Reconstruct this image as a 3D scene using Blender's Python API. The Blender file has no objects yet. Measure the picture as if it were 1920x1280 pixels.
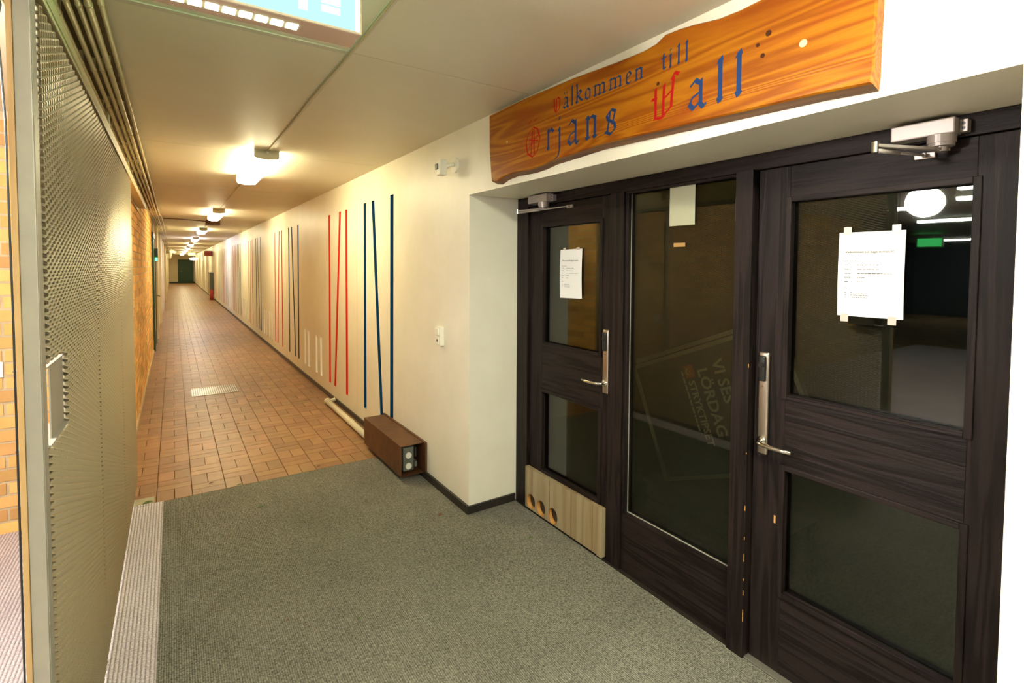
import bpy, bmesh, math, random
import numpy as np
from mathutils import Vector, Matrix
from mathutils.geometry import tessellate_polygon
random.seed(7)
rng = np.random.default_rng(7)
S = bpy.context.scene
COL = S.collection

# ------------------------------------------------------------------ camera
F, CX, CY = 944.42, 937.0, 535.39
YAW, PIT, ROL = 0.574912, 0.038555, 0.0042833
fw = Vector((math.sin(YAW)*math.cos(PIT), math.cos(YAW)*math.cos(PIT), -math.sin(PIT)))
r0 = Vector((math.cos(YAW), -math.sin(YAW), 0)); u0 = r0.cross(fw)
rt = r0*math.cos(ROL) + u0*math.sin(ROL); up = rt.cross(fw)
cd = bpy.data.cameras.new('camera'); cam = bpy.data.objects.new('camera', cd); COL.objects.link(cam)
cam.matrix_world = Matrix(((rt.x, up.x, -fw.x, 0), (rt.y, up.y, -fw.y, 0), (rt.z, up.z, -fw.z, 1.6), (0, 0, 0, 1)))
cd.sensor_fit = 'HORIZONTAL'; cd.sensor_width = 36; cd.lens = F/1920*36
cd.shift_x = (960-CX)/1920; cd.shift_y = (CY-640)/1920
cd.clip_start = 0.02; cd.clip_end = 200
S.camera = cam

# ------------------------------------------------------------------ world, exposure, light strengths
w = bpy.data.worlds.new('world'); S.world = w; w.use_nodes = True
w.node_tree.nodes['Background'].inputs[0].default_value = (0.02, 0.025, 0.03, 1)
w.node_tree.nodes['Background'].inputs[1].default_value = 0.3
S.view_settings.view_transform = 'Standard'; S.view_settings.look = 'None'
S.view_settings.exposure = 0.38; S.view_settings.gamma = 1; S.view_settings.use_curve_mapping = False
LAMP_E = 36.0          # corridor tubes
LAMP_C = (1.0, 0.885, 0.53)
KEY_E = 380.0          # globe lamp in the side room
KEY_C = (1.0, 0.93, 0.88)
SIGN_E = 5.0
cy = S.cycles
cy.max_bounces = 10; cy.diffuse_bounces = 5; cy.glossy_bounces = 4; cy.transmission_bounces = 6
cy.transparent_max_bounces = 24; cy.sample_clamp_indirect = 6; cy.caustics_reflective = False; cy.caustics_refractive = False
cy.use_denoising = True

W, XD, HC, ZH = 1.574, 1.96, 2.486, 2.049     # corridor wall, door plane, ceiling, soffit
YA, YB, YC = 2.7855, 0.3185, 4.03             # far jamb, near jamb, carpet end
WL = -0.3276; YF = 52.2; YBR = 4.04

# ------------------------------------------------------------------ materials
def mat(name, color, rough=0.6, metal=0.0, var=None, vscale=6.0, vdetail=4, bump=0.0, bscale=60.0, stretch=(1, 1, 1), rand=0.0, spec=None, emit=None, estr=0.0, coat=0.0, attr=False):
    m = bpy.data.materials.new(name); m.use_nodes = True
    nt = m.node_tree; N = nt.nodes; Lk = nt.links; b = N['Principled BSDF']
    b.inputs['Base Color'].default_value = (*color, 1); b.inputs['Roughness'].default_value = rough; b.inputs['Metallic'].default_value = metal
    if spec is not None: b.inputs['Specular IOR Level'].default_value = spec
    if coat: b.inputs['Coat Weight'].default_value = coat; b.inputs['Coat Roughness'].default_value = 0.12
    tc = N.new('ShaderNodeTexCoord'); mp = N.new('ShaderNodeMapping'); mp.inputs['Scale'].default_value = stretch
    geo = N.new('ShaderNodeNewGeometry'); Lk.new(geo.outputs['Position'], mp.inputs[0])
    col = None
    if var:
        n = N.new('ShaderNodeTexNoise'); n.inputs['Scale'].default_value = vscale; n.inputs['Detail'].default_value = vdetail; n.inputs['Roughness'].default_value = 0.6
        Lk.new(mp.outputs[0], n.inputs['Vector'])
        cr = N.new('ShaderNodeValToRGB'); cr.color_ramp.elements[0].position = 0.34; cr.color_ramp.elements[1].position = 0.68
        cr.color_ramp.elements[0].color = (*var, 1); cr.color_ramp.elements[1].color = (*color, 1)
        Lk.new(n.outputs['Fac'], cr.inputs[0]); col = cr.outputs[0]
    if rand:
        if attr:
            oi = N.new('ShaderNodeAttribute'); oi.attribute_name = 'rnd'; ro = oi.outputs['Fac']
        else:
            oi = N.new('ShaderNodeObjectInfo'); ro = oi.outputs['Random']
        hs = N.new('ShaderNodeHueSaturation')
        mr = N.new('ShaderNodeMapRange'); mr.inputs[3].default_value = 1-rand; mr.inputs[4].default_value = 1+rand*0.7
        mh = N.new('ShaderNodeMapRange'); mh.inputs[3].default_value = 0.5-rand*0.045; mh.inputs[4].default_value = 0.5+rand*0.035
        pw = N.new('ShaderNodeMath'); pw.operation = 'FRACT'; mu = N.new('ShaderNodeMath'); mu.operation = 'MULTIPLY'; mu.inputs[1].default_value = 7.31
        Lk.new(ro, mr.inputs[0]); Lk.new(ro, mu.inputs[0]); Lk.new(mu.outputs[0], pw.inputs[0]); Lk.new(pw.outputs[0], mh.inputs[0])
        Lk.new(mr.outputs[0], hs.inputs['Value']); Lk.new(mh.outputs[0], hs.inputs['Hue'])
        if col is not None: Lk.new(col, hs.inputs['Color'])
        else: hs.inputs['Color'].default_value = (*color, 1)
        col = hs.outputs[0]
    if col is not None: Lk.new(col, b.inputs['Base Color'])
    if bump:
        n2 = N.new('ShaderNodeTexNoise'); n2.inputs['Scale'].default_value = bscale; n2.inputs['Detail'].default_value = 3
        Lk.new(mp.outputs[0], n2.inputs['Vector'])
        bp = N.new('ShaderNodeBump'); bp.inputs['Strength'].default_value = bump; bp.inputs['Distance'].default_value = 0.004
        Lk.new(n2.outputs['Fac'], bp.inputs['Height']); Lk.new(bp.outputs[0], b.inputs['Normal'])
    if emit:
        b.inputs['Emission Color'].default_value = (*emit, 1); b.inputs['Emission Strength'].default_value = estr
    return m

def emis(name, color, strength):
    m = bpy.data.materials.new(name); m.use_nodes = True; nt = m.node_tree; nt.nodes.clear()
    e = nt.nodes.new('ShaderNodeEmission'); o = nt.nodes.new('ShaderNodeOutputMaterial')
    e.inputs[0].default_value = (*color, 1); e.inputs[1].default_value = strength
    nt.links.new(e.outputs[0], o.inputs[0]); return m

def glass_mat(name, tint, f0):
    m = bpy.data.materials.new(name); m.use_nodes = True; nt = m.node_tree; N = nt.nodes; N.clear(); Lk = nt.links
    o = N.new('ShaderNodeOutputMaterial'); mx = N.new('ShaderNodeMixShader'); t = N.new('ShaderNodeBsdfTransparent'); g = N.new('ShaderNodeBsdfGlossy')
    t.inputs[0].default_value = (*tint, 1); g.inputs['Roughness'].default_value = 0.015
    geo = N.new('ShaderNodeNewGeometry'); d = N.new('ShaderNodeVectorMath'); d.operation = 'DOT_PRODUCT'
    Lk.new(geo.outputs['Normal'], d.inputs[0]); Lk.new(geo.outputs['Incoming'], d.inputs[1])
    def M(op, a, b_=None):
        n = N.new('ShaderNodeMath'); n.operation = op
        if isinstance(a, float): n.inputs[0].default_value = a
        else: Lk.new(a, n.inputs[0])
        if b_ is not None:
            if isinstance(b_, float): n.inputs[1].default_value = b_
            else: Lk.new(b_, n.inputs[1])
        return n.outputs[0]
    c = M('ABSOLUTE', d.outputs['Value']); s = M('POWER', M('SUBTRACT', 1.0, c), 5.0)
    f = M('ADD', M('MULTIPLY', s, 1.0-f0), f0)
    Lk.new(f, mx.inputs[0]); Lk.new(t.outputs[0], mx.inputs[1]); Lk.new(g.outputs[0], mx.inputs[2]); Lk.new(mx.outputs[0], o.inputs[0])
    return m

def wood_mat(name, light, dark, axis, scale=1.0, rough=0.4, bump=0.3, coat=0.0, fine=1.0, stain=None, spec=None):
    """grain runs along `axis` (0 x, 1 y, 2 z) in world space"""
    m = bpy.data.materials.new(name); m.use_nodes = True; nt = m.node_tree; N = nt.nodes; Lk = nt.links; b = N['Principled BSDF']
    b.inputs['Roughness'].default_value = rough
    if spec is not None: b.inputs['Specular IOR Level'].default_value = spec
    if coat: b.inputs['Coat Weight'].default_value = coat; b.inputs['Coat Roughness'].default_value = 0.1
    geo = N.new('ShaderNodeNewGeometry'); mp = N.new('ShaderNodeMapping'); st = [1, 1, 1]; st[axis] = 0.06
    mp.inputs['Scale'].default_value = st; Lk.new(geo.outputs['Position'], mp.inputs[0])
    n1 = N.new('ShaderNodeTexNoise'); n1.inputs['Scale'].default_value = 5*scale; n1.inputs['Detail'].default_value = 2; n1.inputs['Distortion'].default_value = 0.4
    Lk.new(mp.outputs[0], n1.inputs['Vector'])
    mul = N.new('ShaderNodeMath'); mul.operation = 'MULTIPLY'; mul.inputs[1].default_value = 26*fine; Lk.new(n1.outputs['Fac'], mul.inputs[0])
    sn = N.new('ShaderNodeMath'); sn.operation = 'SINE'; Lk.new(mul.outputs[0], sn.inputs[0])
    mr = N.new('ShaderNodeMapRange'); mr.inputs[1].default_value = -1; Lk.new(sn.outputs[0], mr.inputs[0])
    n2 = N.new('ShaderNodeTexNoise'); n2.inputs['Scale'].default_value = 160*scale; n2.inputs['Detail'].default_value = 2; Lk.new(mp.outputs[0], n2.inputs['Vector'])
    ad = N.new('ShaderNodeMath'); ad.operation = 'MULTIPLY_ADD'; ad.inputs[1].default_value = 0.6; Lk.new(mr.outputs[0], ad.inputs[0])
    m2 = N.new('ShaderNodeMath'); m2.operation = 'MULTIPLY'; m2.inputs[1].default_value = 0.5; Lk.new(n2.outputs['Fac'], m2.inputs[0]); Lk.new(m2.outputs[0], ad.inputs[2])
    cr = N.new('ShaderNodeValToRGB'); cr.color_ramp.elements[0].position = 0.1; cr.color_ramp.elements[1].position = 0.85
    cr.color_ramp.elements[0].color = (*light, 1); cr.color_ramp.elements[1].color = (*dark, 1); Lk.new(ad.outputs[0], cr.inputs[0])
    out = cr.outputs[0]
    if stain:
        n3 = N.new('ShaderNodeTexNoise'); n3.inputs['Scale'].default_value = 3.4; n3.inputs['Detail'].default_value = 3; n3.inputs['Distortion'].default_value = 0.8
        mp3 = N.new('ShaderNodeMapping'); s3 = [1, 1, 1.6]; s3[axis] = 0.45; mp3.inputs['Scale'].default_value = s3; Lk.new(geo.outputs['Position'], mp3.inputs[0]); Lk.new(mp3.outputs[0], n3.inputs['Vector'])
        r3 = N.new('ShaderNodeMapRange'); r3.inputs[1].default_value = 0.50; r3.inputs[2].default_value = 0.72; r3.inputs[4].default_value = stain[1]; Lk.new(n3.outputs['Fac'], r3.inputs[0])
        mx = N.new('ShaderNodeMix'); mx.data_type = 'RGBA'; Lk.new(r3.outputs[0], mx.inputs[0]); Lk.new(out, mx.inputs[6]); mx.inputs[7].default_value = (*stain[0], 1); out = mx.outputs[2]
    Lk.new(out, b.inputs['Base Color'])
    bp = N.new('ShaderNodeBump'); bp.inputs['Strength'].default_value = bump; bp.inputs['Distance'].default_value = 0.002
    Lk.new(ad.outputs[0], bp.inputs['Height']); Lk.new(bp.outputs[0], b.inputs['Normal'])
    return m

def carpet_mat(name, a, b_, pitch, depth, groove=0.45):
    m = bpy.data.materials.new(name); m.use_nodes = True; nt = m.node_tree; N = nt.nodes; Lk = nt.links; bs = N['Principled BSDF']
    bs.inputs['Roughness'].default_value = 0.95; bs.inputs['Specular IOR Level'].default_value = 0.1
    geo = N.new('ShaderNodeNewGeometry'); sx = N.new('ShaderNodeSeparateXYZ'); Lk.new(geo.outputs['Position'], sx.inputs[0])
    def M(op, x, y=None):
        n = N.new('ShaderNodeMath'); n.operation = op
        for i, v in enumerate((x, y)):
            if v is None: continue
            if isinstance(v, (int, float)): n.inputs[i].default_value = v
            else: Lk.new(v, n.inputs[i])
        return n.outputs[0]
    ph = M('SINE', M('MULTIPLY', sx.outputs[0], 2*math.pi/pitch)); rib = M('ABSOLUTE', M('SINE', M('MULTIPLY', sx.outputs[0], math.pi/pitch)))
    no = N.new('ShaderNodeTexNoise'); no.inputs['Scale'].default_value = 125; no.inputs['Detail'].default_value = 3; no.inputs['Roughness'].default_value = 0.75
    Lk.new(geo.outputs['Position'], no.inputs['Vector'])
    nb = N.new('ShaderNodeTexNoise'); nb.inputs['Scale'].default_value = 2.3; nb.inputs['Detail'].default_value = 5; Lk.new(geo.outputs['Position'], nb.inputs['Vector'])
    cr = N.new('ShaderNodeValToRGB'); cr.color_ramp.elements[0].position = 0.36; cr.color_ramp.elements[1].position = 0.64
    cr.color_ramp.elements[0].color = (*a, 1); cr.color_ramp.elements[1].color = (*b_, 1); Lk.new(no.outputs['Fac'], cr.inputs[0])
    g = M('ADD', M('MULTIPLY', M('POWER', rib, 0.5), 1-groove), groove)
    g2 = M('MULTIPLY', g, M('ADD', M('MULTIPLY', nb.outputs['Fac'], 0.5), 0.75))
    mx = N.new('ShaderNodeMix'); mx.data_type = 'RGBA'; mx.blend_type = 'MULTIPLY'; mx.inputs[0].default_value = 1
    Lk.new(cr.outputs[0], mx.inputs[6]); Lk.new(g2, mx.inputs[7]); Lk.new(mx.outputs[2], bs.inputs['Base Color'])
    bp = N.new('ShaderNodeBump'); bp.inputs['Strength'].default_value = 0.8; bp.inputs['Distance'].default_value = depth
    Lk.new(M('ADD', rib, M('MULTIPLY', no.outputs['Fac'], 0.9)), bp.inputs['Height']); Lk.new(bp.outputs[0], bs.inputs['Normal'])
    return m

MT = dict(
    wall=mat('cream_paint', (0.84, 0.80, 0.665), 0.42, var=(0.79, 0.745, 0.60), vscale=3, bump=0.25, bscale=22),
    ceil=mat('ceiling_paint', (0.74, 0.69, 0.55), 0.42, var=(0.71, 0.655, 0.515), vscale=2.2, bump=0.12, bscale=120),
    batten=mat('joint_strip_paint', (0.60, 0.56, 0.45), 0.5),
    mortar=mat('mortar', (0.66, 0.53, 0.33), 0.95, var=(0.54, 0.42, 0.25), vscale=14, bump=0.5, bscale=90),
    grout=mat('grout', (0.40, 0.27, 0.15), 0.9, var=(0.17, 0.10, 0.05), vscale=3.5),
    brick=mat('yellow_brick', (0.84, 0.50, 0.165), 0.9, var=(0.78, 0.44, 0.135), vscale=9, bump=0.5, bscale=70, rand=0.28),
    brick_j=mat('yellow_brick_joined', (0.84, 0.50, 0.165), 0.9, var=(0.78, 0.44, 0.135), vscale=9, bump=0.5, bscale=70, rand=0.28, attr=True),
    tile=mat('terracotta', (0.315, 0.170, 0.078), 0.40, var=(0.25, 0.125, 0.052), vscale=7, bump=0.25, bscale=40, rand=0.2),
    tile_j=mat('terracotta_joined', (0.315, 0.170, 0.078), 0.40, var=(0.25, 0.125, 0.052), vscale=7, bump=0.25, bscale=40, rand=0.2, attr=True),
    black=wood_mat('black_stained_wood', (0.0200, 0.0130, 0.0118), (0.0070, 0.0046, 0.0040), 2, 4.0, 0.48, 0.8, fine=0.9, spec=0.14),
    blackh=wood_mat('black_stained_wood_level', (0.0200, 0.0130, 0.0118), (0.0070, 0.0046, 0.0040), 1, 4.0, 0.48, 0.8, fine=0.9, spec=0.14),
    skirt=mat('black_skirting_paint', (0.02, 0.016, 0.013), 0.45),
    skirt2=mat('brown_skirting_paint', (0.055, 0.042, 0.033), 0.5),
    glass=glass_mat('window_glass', (0.74, 0.76, 0.71), 0.055),
    bead=mat('glazing_seal', (0.35, 0.34, 0.28), 0.5),
    steel=mat('brushed_steel', (0.50, 0.43, 0.36), 0.33, 1.0, bump=0.05, bscale=200),
    chrome=mat('polished_steel', (0.72, 0.68, 0.60), 0.16, 1.0),
    closer=mat('closer_silver_paint', (0.37, 0.32, 0.29), 0.38, 0.35),
    gate=mat('galvanised_frame', (0.235, 0.22, 0.19), 0.5, 0.25, var=(0.28, 0.26, 0.21), vscale=9, bump=0.1),
    mesh=mat('expanded_metal_paint', (0.40, 0.35, 0.24), 0.33, 0.6),
    batten_wood=wood_mat('bare_pine_strip', (0.40, 0.26, 0.11), (0.30, 0.18, 0.07), 2, 1.5, 0.55, 0.3),
    ply=wood_mat('weathered_board', (0.35, 0.285, 0.17), (0.25, 0.18, 0.09), 2, 1.0, 0.6, 0.3),
    plyraw=mat('raw_wood', (0.62, 0.33, 0.09), 0.6, var=(0.5, 0.22, 0.05), vscale=25),
    sign=wood_mat('varnished_pine', (0.39, 0.142, 0.004), (0.22, 0.055, 0.0015), 1, 1.5, 0.34, 0.2, coat=0.0, spec=0.22, fine=4.2, stain=((0.24, 0.045, 0.003), 0.8)),
    edgeshade_crack=wood_mat('shade_and_crack_wood', (0.20, 0.09, 0.03), (0.10, 0.04, 0.015), 1, 2.0, 0.6, 0.3),  # sign edge shade put in the colour; kick board cracks use it too
    signblue=mat('blue_letter_paint', (0.012, 0.036, 0.115), 0.6, spec=0.12),
    signred=mat('red_letter_paint', (0.34, 0.005, 0.005), 0.6, spec=0.12),
    knot=mat('dark_knot', (0.05, 0.015, 0.004), 0.6, spec=0.12),
    dot=mat('pale_plug', (0.70, 0.56, 0.28), 0.5),
    red=mat('red_groove_paint', (0.72, 0.035, 0.008), 0.5),
    blue=mat('blue_groove_paint', (0.0, 0.085, 0.21), 0.45),
    cream=mat('white_groove_paint', (0.95, 0.95, 0.93), 0.5),
    paper=mat('white_paper', (0.80, 0.80, 0.78), 0.8),
    papershade=mat('blank_paper_shaded', (0.46, 0.46, 0.32), 0.8),  # paper colour dimmed to paint in the shade it hangs in
    ink=mat('grey_print', (0.07, 0.07, 0.07), 0.8),
    tape=mat('brown_tape', (0.46, 0.40, 0.35), 0.35),
    orange=mat('orange_label', (0.42, 0.24, 0.08), 0.7),
    plastic=mat('cream_plastic', (0.86, 0.83, 0.70), 0.35),
    greyp=mat('grey_plastic', (0.10, 0.105, 0.09), 0.45),
    disc=mat('pale_socket_cap', (0.70, 0.68, 0.60), 0.45),
    dark=mat('dark_plastic', (0.012, 0.012, 0.012), 0.3),
    rust=mat('brown_lacquered_steel', (0.145, 0.060, 0.022), 0.5, 0.3, var=(0.085, 0.034, 0.014), vscale=9, bump=0.1),
    whitep=mat('white_pipe_paint', (0.66, 0.62, 0.47), 0.4),
    conduit=mat('painted_conduit', (0.56, 0.46, 0.27), 0.4, var=(0.48, 0.38, 0.20), vscale=8),
    trayshade=mat('shaded_tray_brown', (0.13, 0.085, 0.04), 0.6),  # brown darkened to put in the shade behind the conduits
    track=mat('painted_track', (0.50, 0.42, 0.25), 0.45),
    lampbody=mat('lamp_housing', (0.80, 0.77, 0.62), 0.4),
    diffuser=emis('lit_diffuser', LAMP_C, LAMP_E),
    diffuser_cool=emis('lit_diffuser_cool', (0.93, 0.88, 0.98), LAMP_E*1.15),
    diffuser_added=emis('lit_diffuser_added', (0.97, 0.96, 0.76), LAMP_E*2.5),
    globe=emis('lit_globe', KEY_C, KEY_E),
    roomtube=emis('lit_tube_side_room', (0.92, 1.0, 0.95), 48.0),
    signblue_l=emis('lit_cyan_panel', (0.38, 0.98, 0.98), 1.25),
    signwhite_l=emis('lit_white_panel', (1.0, 1.0, 0.95), 4.0),
    slot_l=emis('lit_slot', (0.72, 1.0, 0.62), 22.0),
    signbody=mat('sign_housing', (0.62, 0.55, 0.40), 0.4),
    signbottom=mat('sign_grille', (0.52, 0.38, 0.30), 0.25, 0.2),
    addedglow=emis('added_green_glow', (0.45, 1.0, 0.5), 3.5),
    green_l=emis('lit_green', (0.1, 1.0, 0.25), 3.0),
    greenpale_l=emis('lit_pale_green', (0.75, 1.0, 0.25), 2.2),
    carpet=carpet_mat('grey_ribbed_carpet', (0.095, 0.090, 0.072), (0.33, 0.32, 0.262), 0.0085, 0.003),
    carpet2=carpet_mat('pale_ribbed_carpet', (0.50, 0.43, 0.44), (0.92, 0.83, 0.86), 0.0150, 0.005, 0.4),
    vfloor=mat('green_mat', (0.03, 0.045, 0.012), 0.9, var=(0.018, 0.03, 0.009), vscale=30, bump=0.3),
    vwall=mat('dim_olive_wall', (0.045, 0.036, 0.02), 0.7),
    greendoor=mat('green_door', (0.012, 0.055, 0.025), 0.5),
    greydoor=mat('grey_door', (0.34, 0.32, 0.24), 0.5),
    farwall=mat('tan_wall', (0.74, 0.63, 0.42), 0.7),
    redsign=mat('red_sign', (0.42, 0.04, 0.015), 0.4),
    extred=mat('red_steel', (0.45, 0.03, 0.02), 0.3),
    alu=mat('aluminium', (0.55, 0.52, 0.42), 0.35, 0.8),
    poster=mat('navy_poster', (0.018, 0.026, 0.040), 0.5),
    posterink=mat('poster_print', (0.55, 0.48, 0.33), 0.6),
    posterred=mat('poster_red', (0.50, 0.09, 0.02), 0.6),
    crate=mat('dark_crate', (0.06, 0.05, 0.035), 0.8),
    leafg=mat('green_leaf', (0.06, 0.10, 0.015), 0.6),
    leafb=mat('brown_leaf', (0.13, 0.06, 0.02), 0.7),
    cable=mat('black_cable', (0.008, 0.008, 0.008), 0.35),
    cement=mat('cement_patch', (0.46, 0.42, 0.28), 0.9, var=(0.36, 0.31, 0.2), vscale=20),
)

# ------------------------------------------------------------------ helpers
def link(o, parent=None):
    COL.objects.link(o)
    if parent: o.parent = parent
    return o
def mob(name, bm, m, parent=None, smooth=False):
    me = bpy.data.meshes.new(name); bmesh.ops.recalc_face_normals(bm, faces=bm.faces) ; bm.to_mesh(me); bm.free()
    ms = m if isinstance(m, (list, tuple)) else [m]
    for x in ms: me.materials.append(MT[x] if isinstance(x, str) else x)
    if smooth:
        for p in me.polygons: p.use_smooth = True
    return link(bpy.data.objects.new(name, me), parent)
def pyob(name, vs, fs, m, parent=None, smooth=False):
    me = bpy.data.meshes.new(name); me.from_pydata(vs, [], fs); me.validate(); me.update()
    me.materials.append(MT[m] if isinstance(m, str) else m)
    if smooth:
        for p in me.polygons: p.use_smooth = True
    return link(bpy.data.objects.new(name, me), parent)
def box(bm, a, b, bev=0.0):
    x0, x1 = sorted((a[0], b[0])); y0, y1 = sorted((a[1], b[1])); z0, z1 = sorted((a[2], b[2]))
    v = [bm.verts.new(c) for c in ((x0,y0,z0),(x1,y0,z0),(x1,y1,z0),(x0,y1,z0),(x0,y0,z1),(x1,y0,z1),(x1,y1,z1),(x0,y1,z1))]
    fs = [bm.faces.new([v[i] for i in f]) for f in ((0,3,2,1),(4,5,6,7),(0,1,5,4),(1,2,6,5),(2,3,7,6),(3,0,4,7))]
    if bev:
        es = list({e for f in fs for e in f.edges})
        bmesh.ops.bevel(bm, geom=es, offset=bev, segments=2, affect='EDGES', profile=0.6)
def bx(name, a, b, m, parent=None, bev=0.0):
    bm = bmesh.new(); box(bm, a, b, bev); return mob(name, bm, m, parent)
def cyl(bm, p0, p1, r, n=16, r2=None, caps=True):
    p0 = Vector(p0); p1 = Vector(p1); d = (p1-p0).normalized()
    a = d.orthogonal().normalized(); c = d.cross(a); r2 = r if r2 is None else r2
    A = [bm.verts.new(p0+(a*math.cos(t)+c*math.sin(t))*r) for t in [2*math.pi*i/n for i in range(n)]]
    B = [bm.verts.new(p1+(a*math.cos(t)+c*math.sin(t))*r2) for t in [2*math.pi*i/n for i in range(n)]]
    for i in range(n): bm.faces.new((A[i], A[(i+1)%n], B[(i+1)%n], B[i]))
    if caps: bm.faces.new(A[::-1]); bm.faces.new(B)
def tube(bm, pts, r, n=10, caps=True):
    pts = [Vector(p) for p in pts]; rings = []; ref = None
    for i, p in enumerate(pts):
        d = (pts[min(i+1, len(pts)-1)]-pts[max(i-1, 0)]).normalized()
        if ref is None: ref = d.orthogonal().normalized()
        a = (ref-d*ref.dot(d)).normalized(); ref = a; c = d.cross(a)
        rings.append([bm.verts.new(p+(a*math.cos(2*math.pi*k/n)+c*math.sin(2*math.pi*k/n))*r) for k in range(n)])
    for A, B in zip(rings, rings[1:]):
        for k in range(n): bm.faces.new((A[k], A[(k+1)%n], B[(k+1)%n], B[k]))
    if caps: bm.faces.new(rings[0][::-1]); bm.faces.new(rings[-1])
def prism_x(bm, poly, x0, x1, holes=()):
    """polygon in (y,z) extruded between x0 (front, towards -x) and x1; holes pierce the front face only as open lips"""
    loops = [poly]+list(holes); L3 = [[Vector((y, z, 0)) for y, z in l] for l in loops]
    tr = tessellate_polygon(L3); flat = [p for l in loops for p in l]
    fv = [bm.verts.new((x0, y, z)) for y, z in flat]
    for t in tr:
        if len(set(t)) == 3: bm.faces.new([fv[i] for i in t])
    n = len(poly); bv = [bm.verts.new((x1, y, z)) for y, z in poly]
    for i in range(n): bm.faces.new((fv[i], fv[(i+1) % n], bv[(i+1) % n], bv[i]))
    for t in tessellate_polygon([[Vector((y, z, 0)) for y, z in poly]]): bm.faces.new([bv[i] for i in t])
def E(name, loc=(0, 0, 0), kind=None, label=None, cat=None, group=None, parent=None):
    o = bpy.data.objects.new(name, None); o.location = loc; o.empty_display_size = 0.05
    link(o, parent); return tag(o, label, cat, group, kind)
def tag(o, label=None, cat=None, group=None, kind=None):
    if kind: o['kind'] = kind
    if label: o['label'] = label
    if cat: o['category'] = cat
    if group: o['group'] = group
    return o
def keep(o, parent):
    """parent keeping world coordinates of mesh data (parent empties carry a location)"""
    o.parent = parent; o.matrix_parent_inverse = Matrix.Translation(-parent.location); return o
def copy_tree(o, parent=None):
    c = o.copy(); COL.objects.link(c)
    if parent: c.parent = parent; c.matrix_parent_inverse = o.matrix_parent_inverse.copy()
    for ch in o.children: copy_tree(ch, c)
    return c
def text_part(s, origin, u, v, size, m, parent, name='lettering', depth=0.0006, bold=0.0):
    cu = bpy.data.curves.new('t', 'FONT'); cu.body = s; cu.size = size; cu.offset = bold; cu.resolution_u = 2; cu.extrude = depth
    to = bpy.data.objects.new('t', cu); COL.objects.link(to)
    dg = bpy.context.evaluated_depsgraph_get(); me = bpy.data.meshes.new_from_object(to.evaluated_get(dg))
    bpy.data.objects.remove(to); bpy.data.curves.remove(cu)
    u = Vector(u).normalized(); v = Vector(v).normalized(); n = u.cross(v)
    M = Matrix(((u.x, v.x, n.x, origin[0]), (u.y, v.y, n.y, origin[1]), (u.z, v.z, n.z, origin[2]), (0, 0, 0, 1)))
    me.transform(M); me.materials.clear(); me.materials.append(MT[m])
    o = bpy.data.objects.new(name, me); link(o); return keep(o, parent) if parent else o

def join_boxes(name, boxes, m, parent, faces_skip_back=None):
    """many small boxes as one mesh with a random value per box; boxes: array n x 6"""
    B = np.asarray(boxes, float); n = len(B)
    idx = np.array([[0,1,2],[3,1,2],[3,4,2],[0,4,2],[0,1,5],[3,1,5],[3,4,5],[0,4,5]])
    V = B[:, idx.reshape(-1)].reshape(n*8, 3)
    f = np.array([(0,3,2,1),(4,5,6,7),(0,1,5,4),(1,2,6,5),(2,3,7,6),(3,0,4,7)])
    Fa = (f[None]+np.arange(n)[:, None, None]*8).reshape(-1, 4)
    me = bpy.data.meshes.new(name); me.from_pydata(V.tolist(), [], Fa.tolist())
    a = me.attributes.new('rnd', 'FLOAT', 'FACE'); a.data.foreach_set('value', np.repeat(rng.random(n), 6))
    me.materials.append(MT[m]); o = bpy.data.objects.new(name, me); link(o, parent); o['kind'] = 'stuff'; return o

# ------------------------------------------------------------------ floor, tiles
floor = bx('floor', (-18, -3, -0.12), (W+0.45, YF+0.4, -0.012), 'grout'); floor['kind'] = 'structure'
BX, BY, G = 0.2085, 0.189, 0.0035
tiles = []
for i in range(-2, 10):
    x0 = -0.124+BX*i
    for j in range(0, 256):
        y0 = 3.86+BY*j
        if y0 > YF: break
        if (i+j) % 2: tiles += [(x0, y0, x0+BX/2, y0+BY, 0), (x0+BX/2, y0, x0+BX, y0+BY, 0)]
        else: tiles += [(x0, y0, x0+BX, y0+BY/2, 1), (x0, y0+BY/2, x0+BX, y0+BY, 1)]
clip = []
for x0, y0, x1, y1, k in tiles:
    x0, x1 = max(x0, WL), min(x1, W)
    if x1-x0 < 0.02 or y1 < YC-0.03: continue
    clip.append((x0, y0, x1, y1, k))
clip.sort(key=lambda t: t[1])
tmesh = {}
def tile_mesh(dx, dy):
    key = (round(dx, 3), round(dy, 3))
    if key not in tmesh:
        bm = bmesh.new(); hx, hy = dx/2-G/2, dy/2-G/2; c = 0.0012
        b0 = [bm.verts.new(p) for p in ((-hx,-hy,-0.011),(hx,-hy,-0.011),(hx,hy,-0.011),(-hx,hy,-0.011))]
        b1 = [bm.verts.new((x, y, -c)) for x, y in ((-hx,-hy),(hx,-hy),(hx,hy),(-hx,hy))]
        b2 = [bm.verts.new((x, y, 0)) for x, y in ((-hx+c,-hy+c),(hx-c,-hy+c),(hx-c,hy-c),(-hx+c,hy-c))]
        for A, B in ((b0, b1), (b1, b2)):
            for q in range(4): bm.faces.new((A[q], A[(q+1)%4], B[(q+1)%4], B[q]))
        bm.faces.new(b2); me = bpy.data.meshes.new('tile'); bm.to_mesh(me); bm.free(); me.materials.append(MT['tile']); tmesh[key] = me
    return tmesh[key]
for x0, y0, x1, y1, k in clip[:300]:
    o = bpy.data.objects.new('tile', tile_mesh(x1-x0, y1-y0)); o.location = ((x0+x1)/2, (y0+y1)/2, random.uniform(-0.0006, 0.0004)); link(o, floor)
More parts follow.
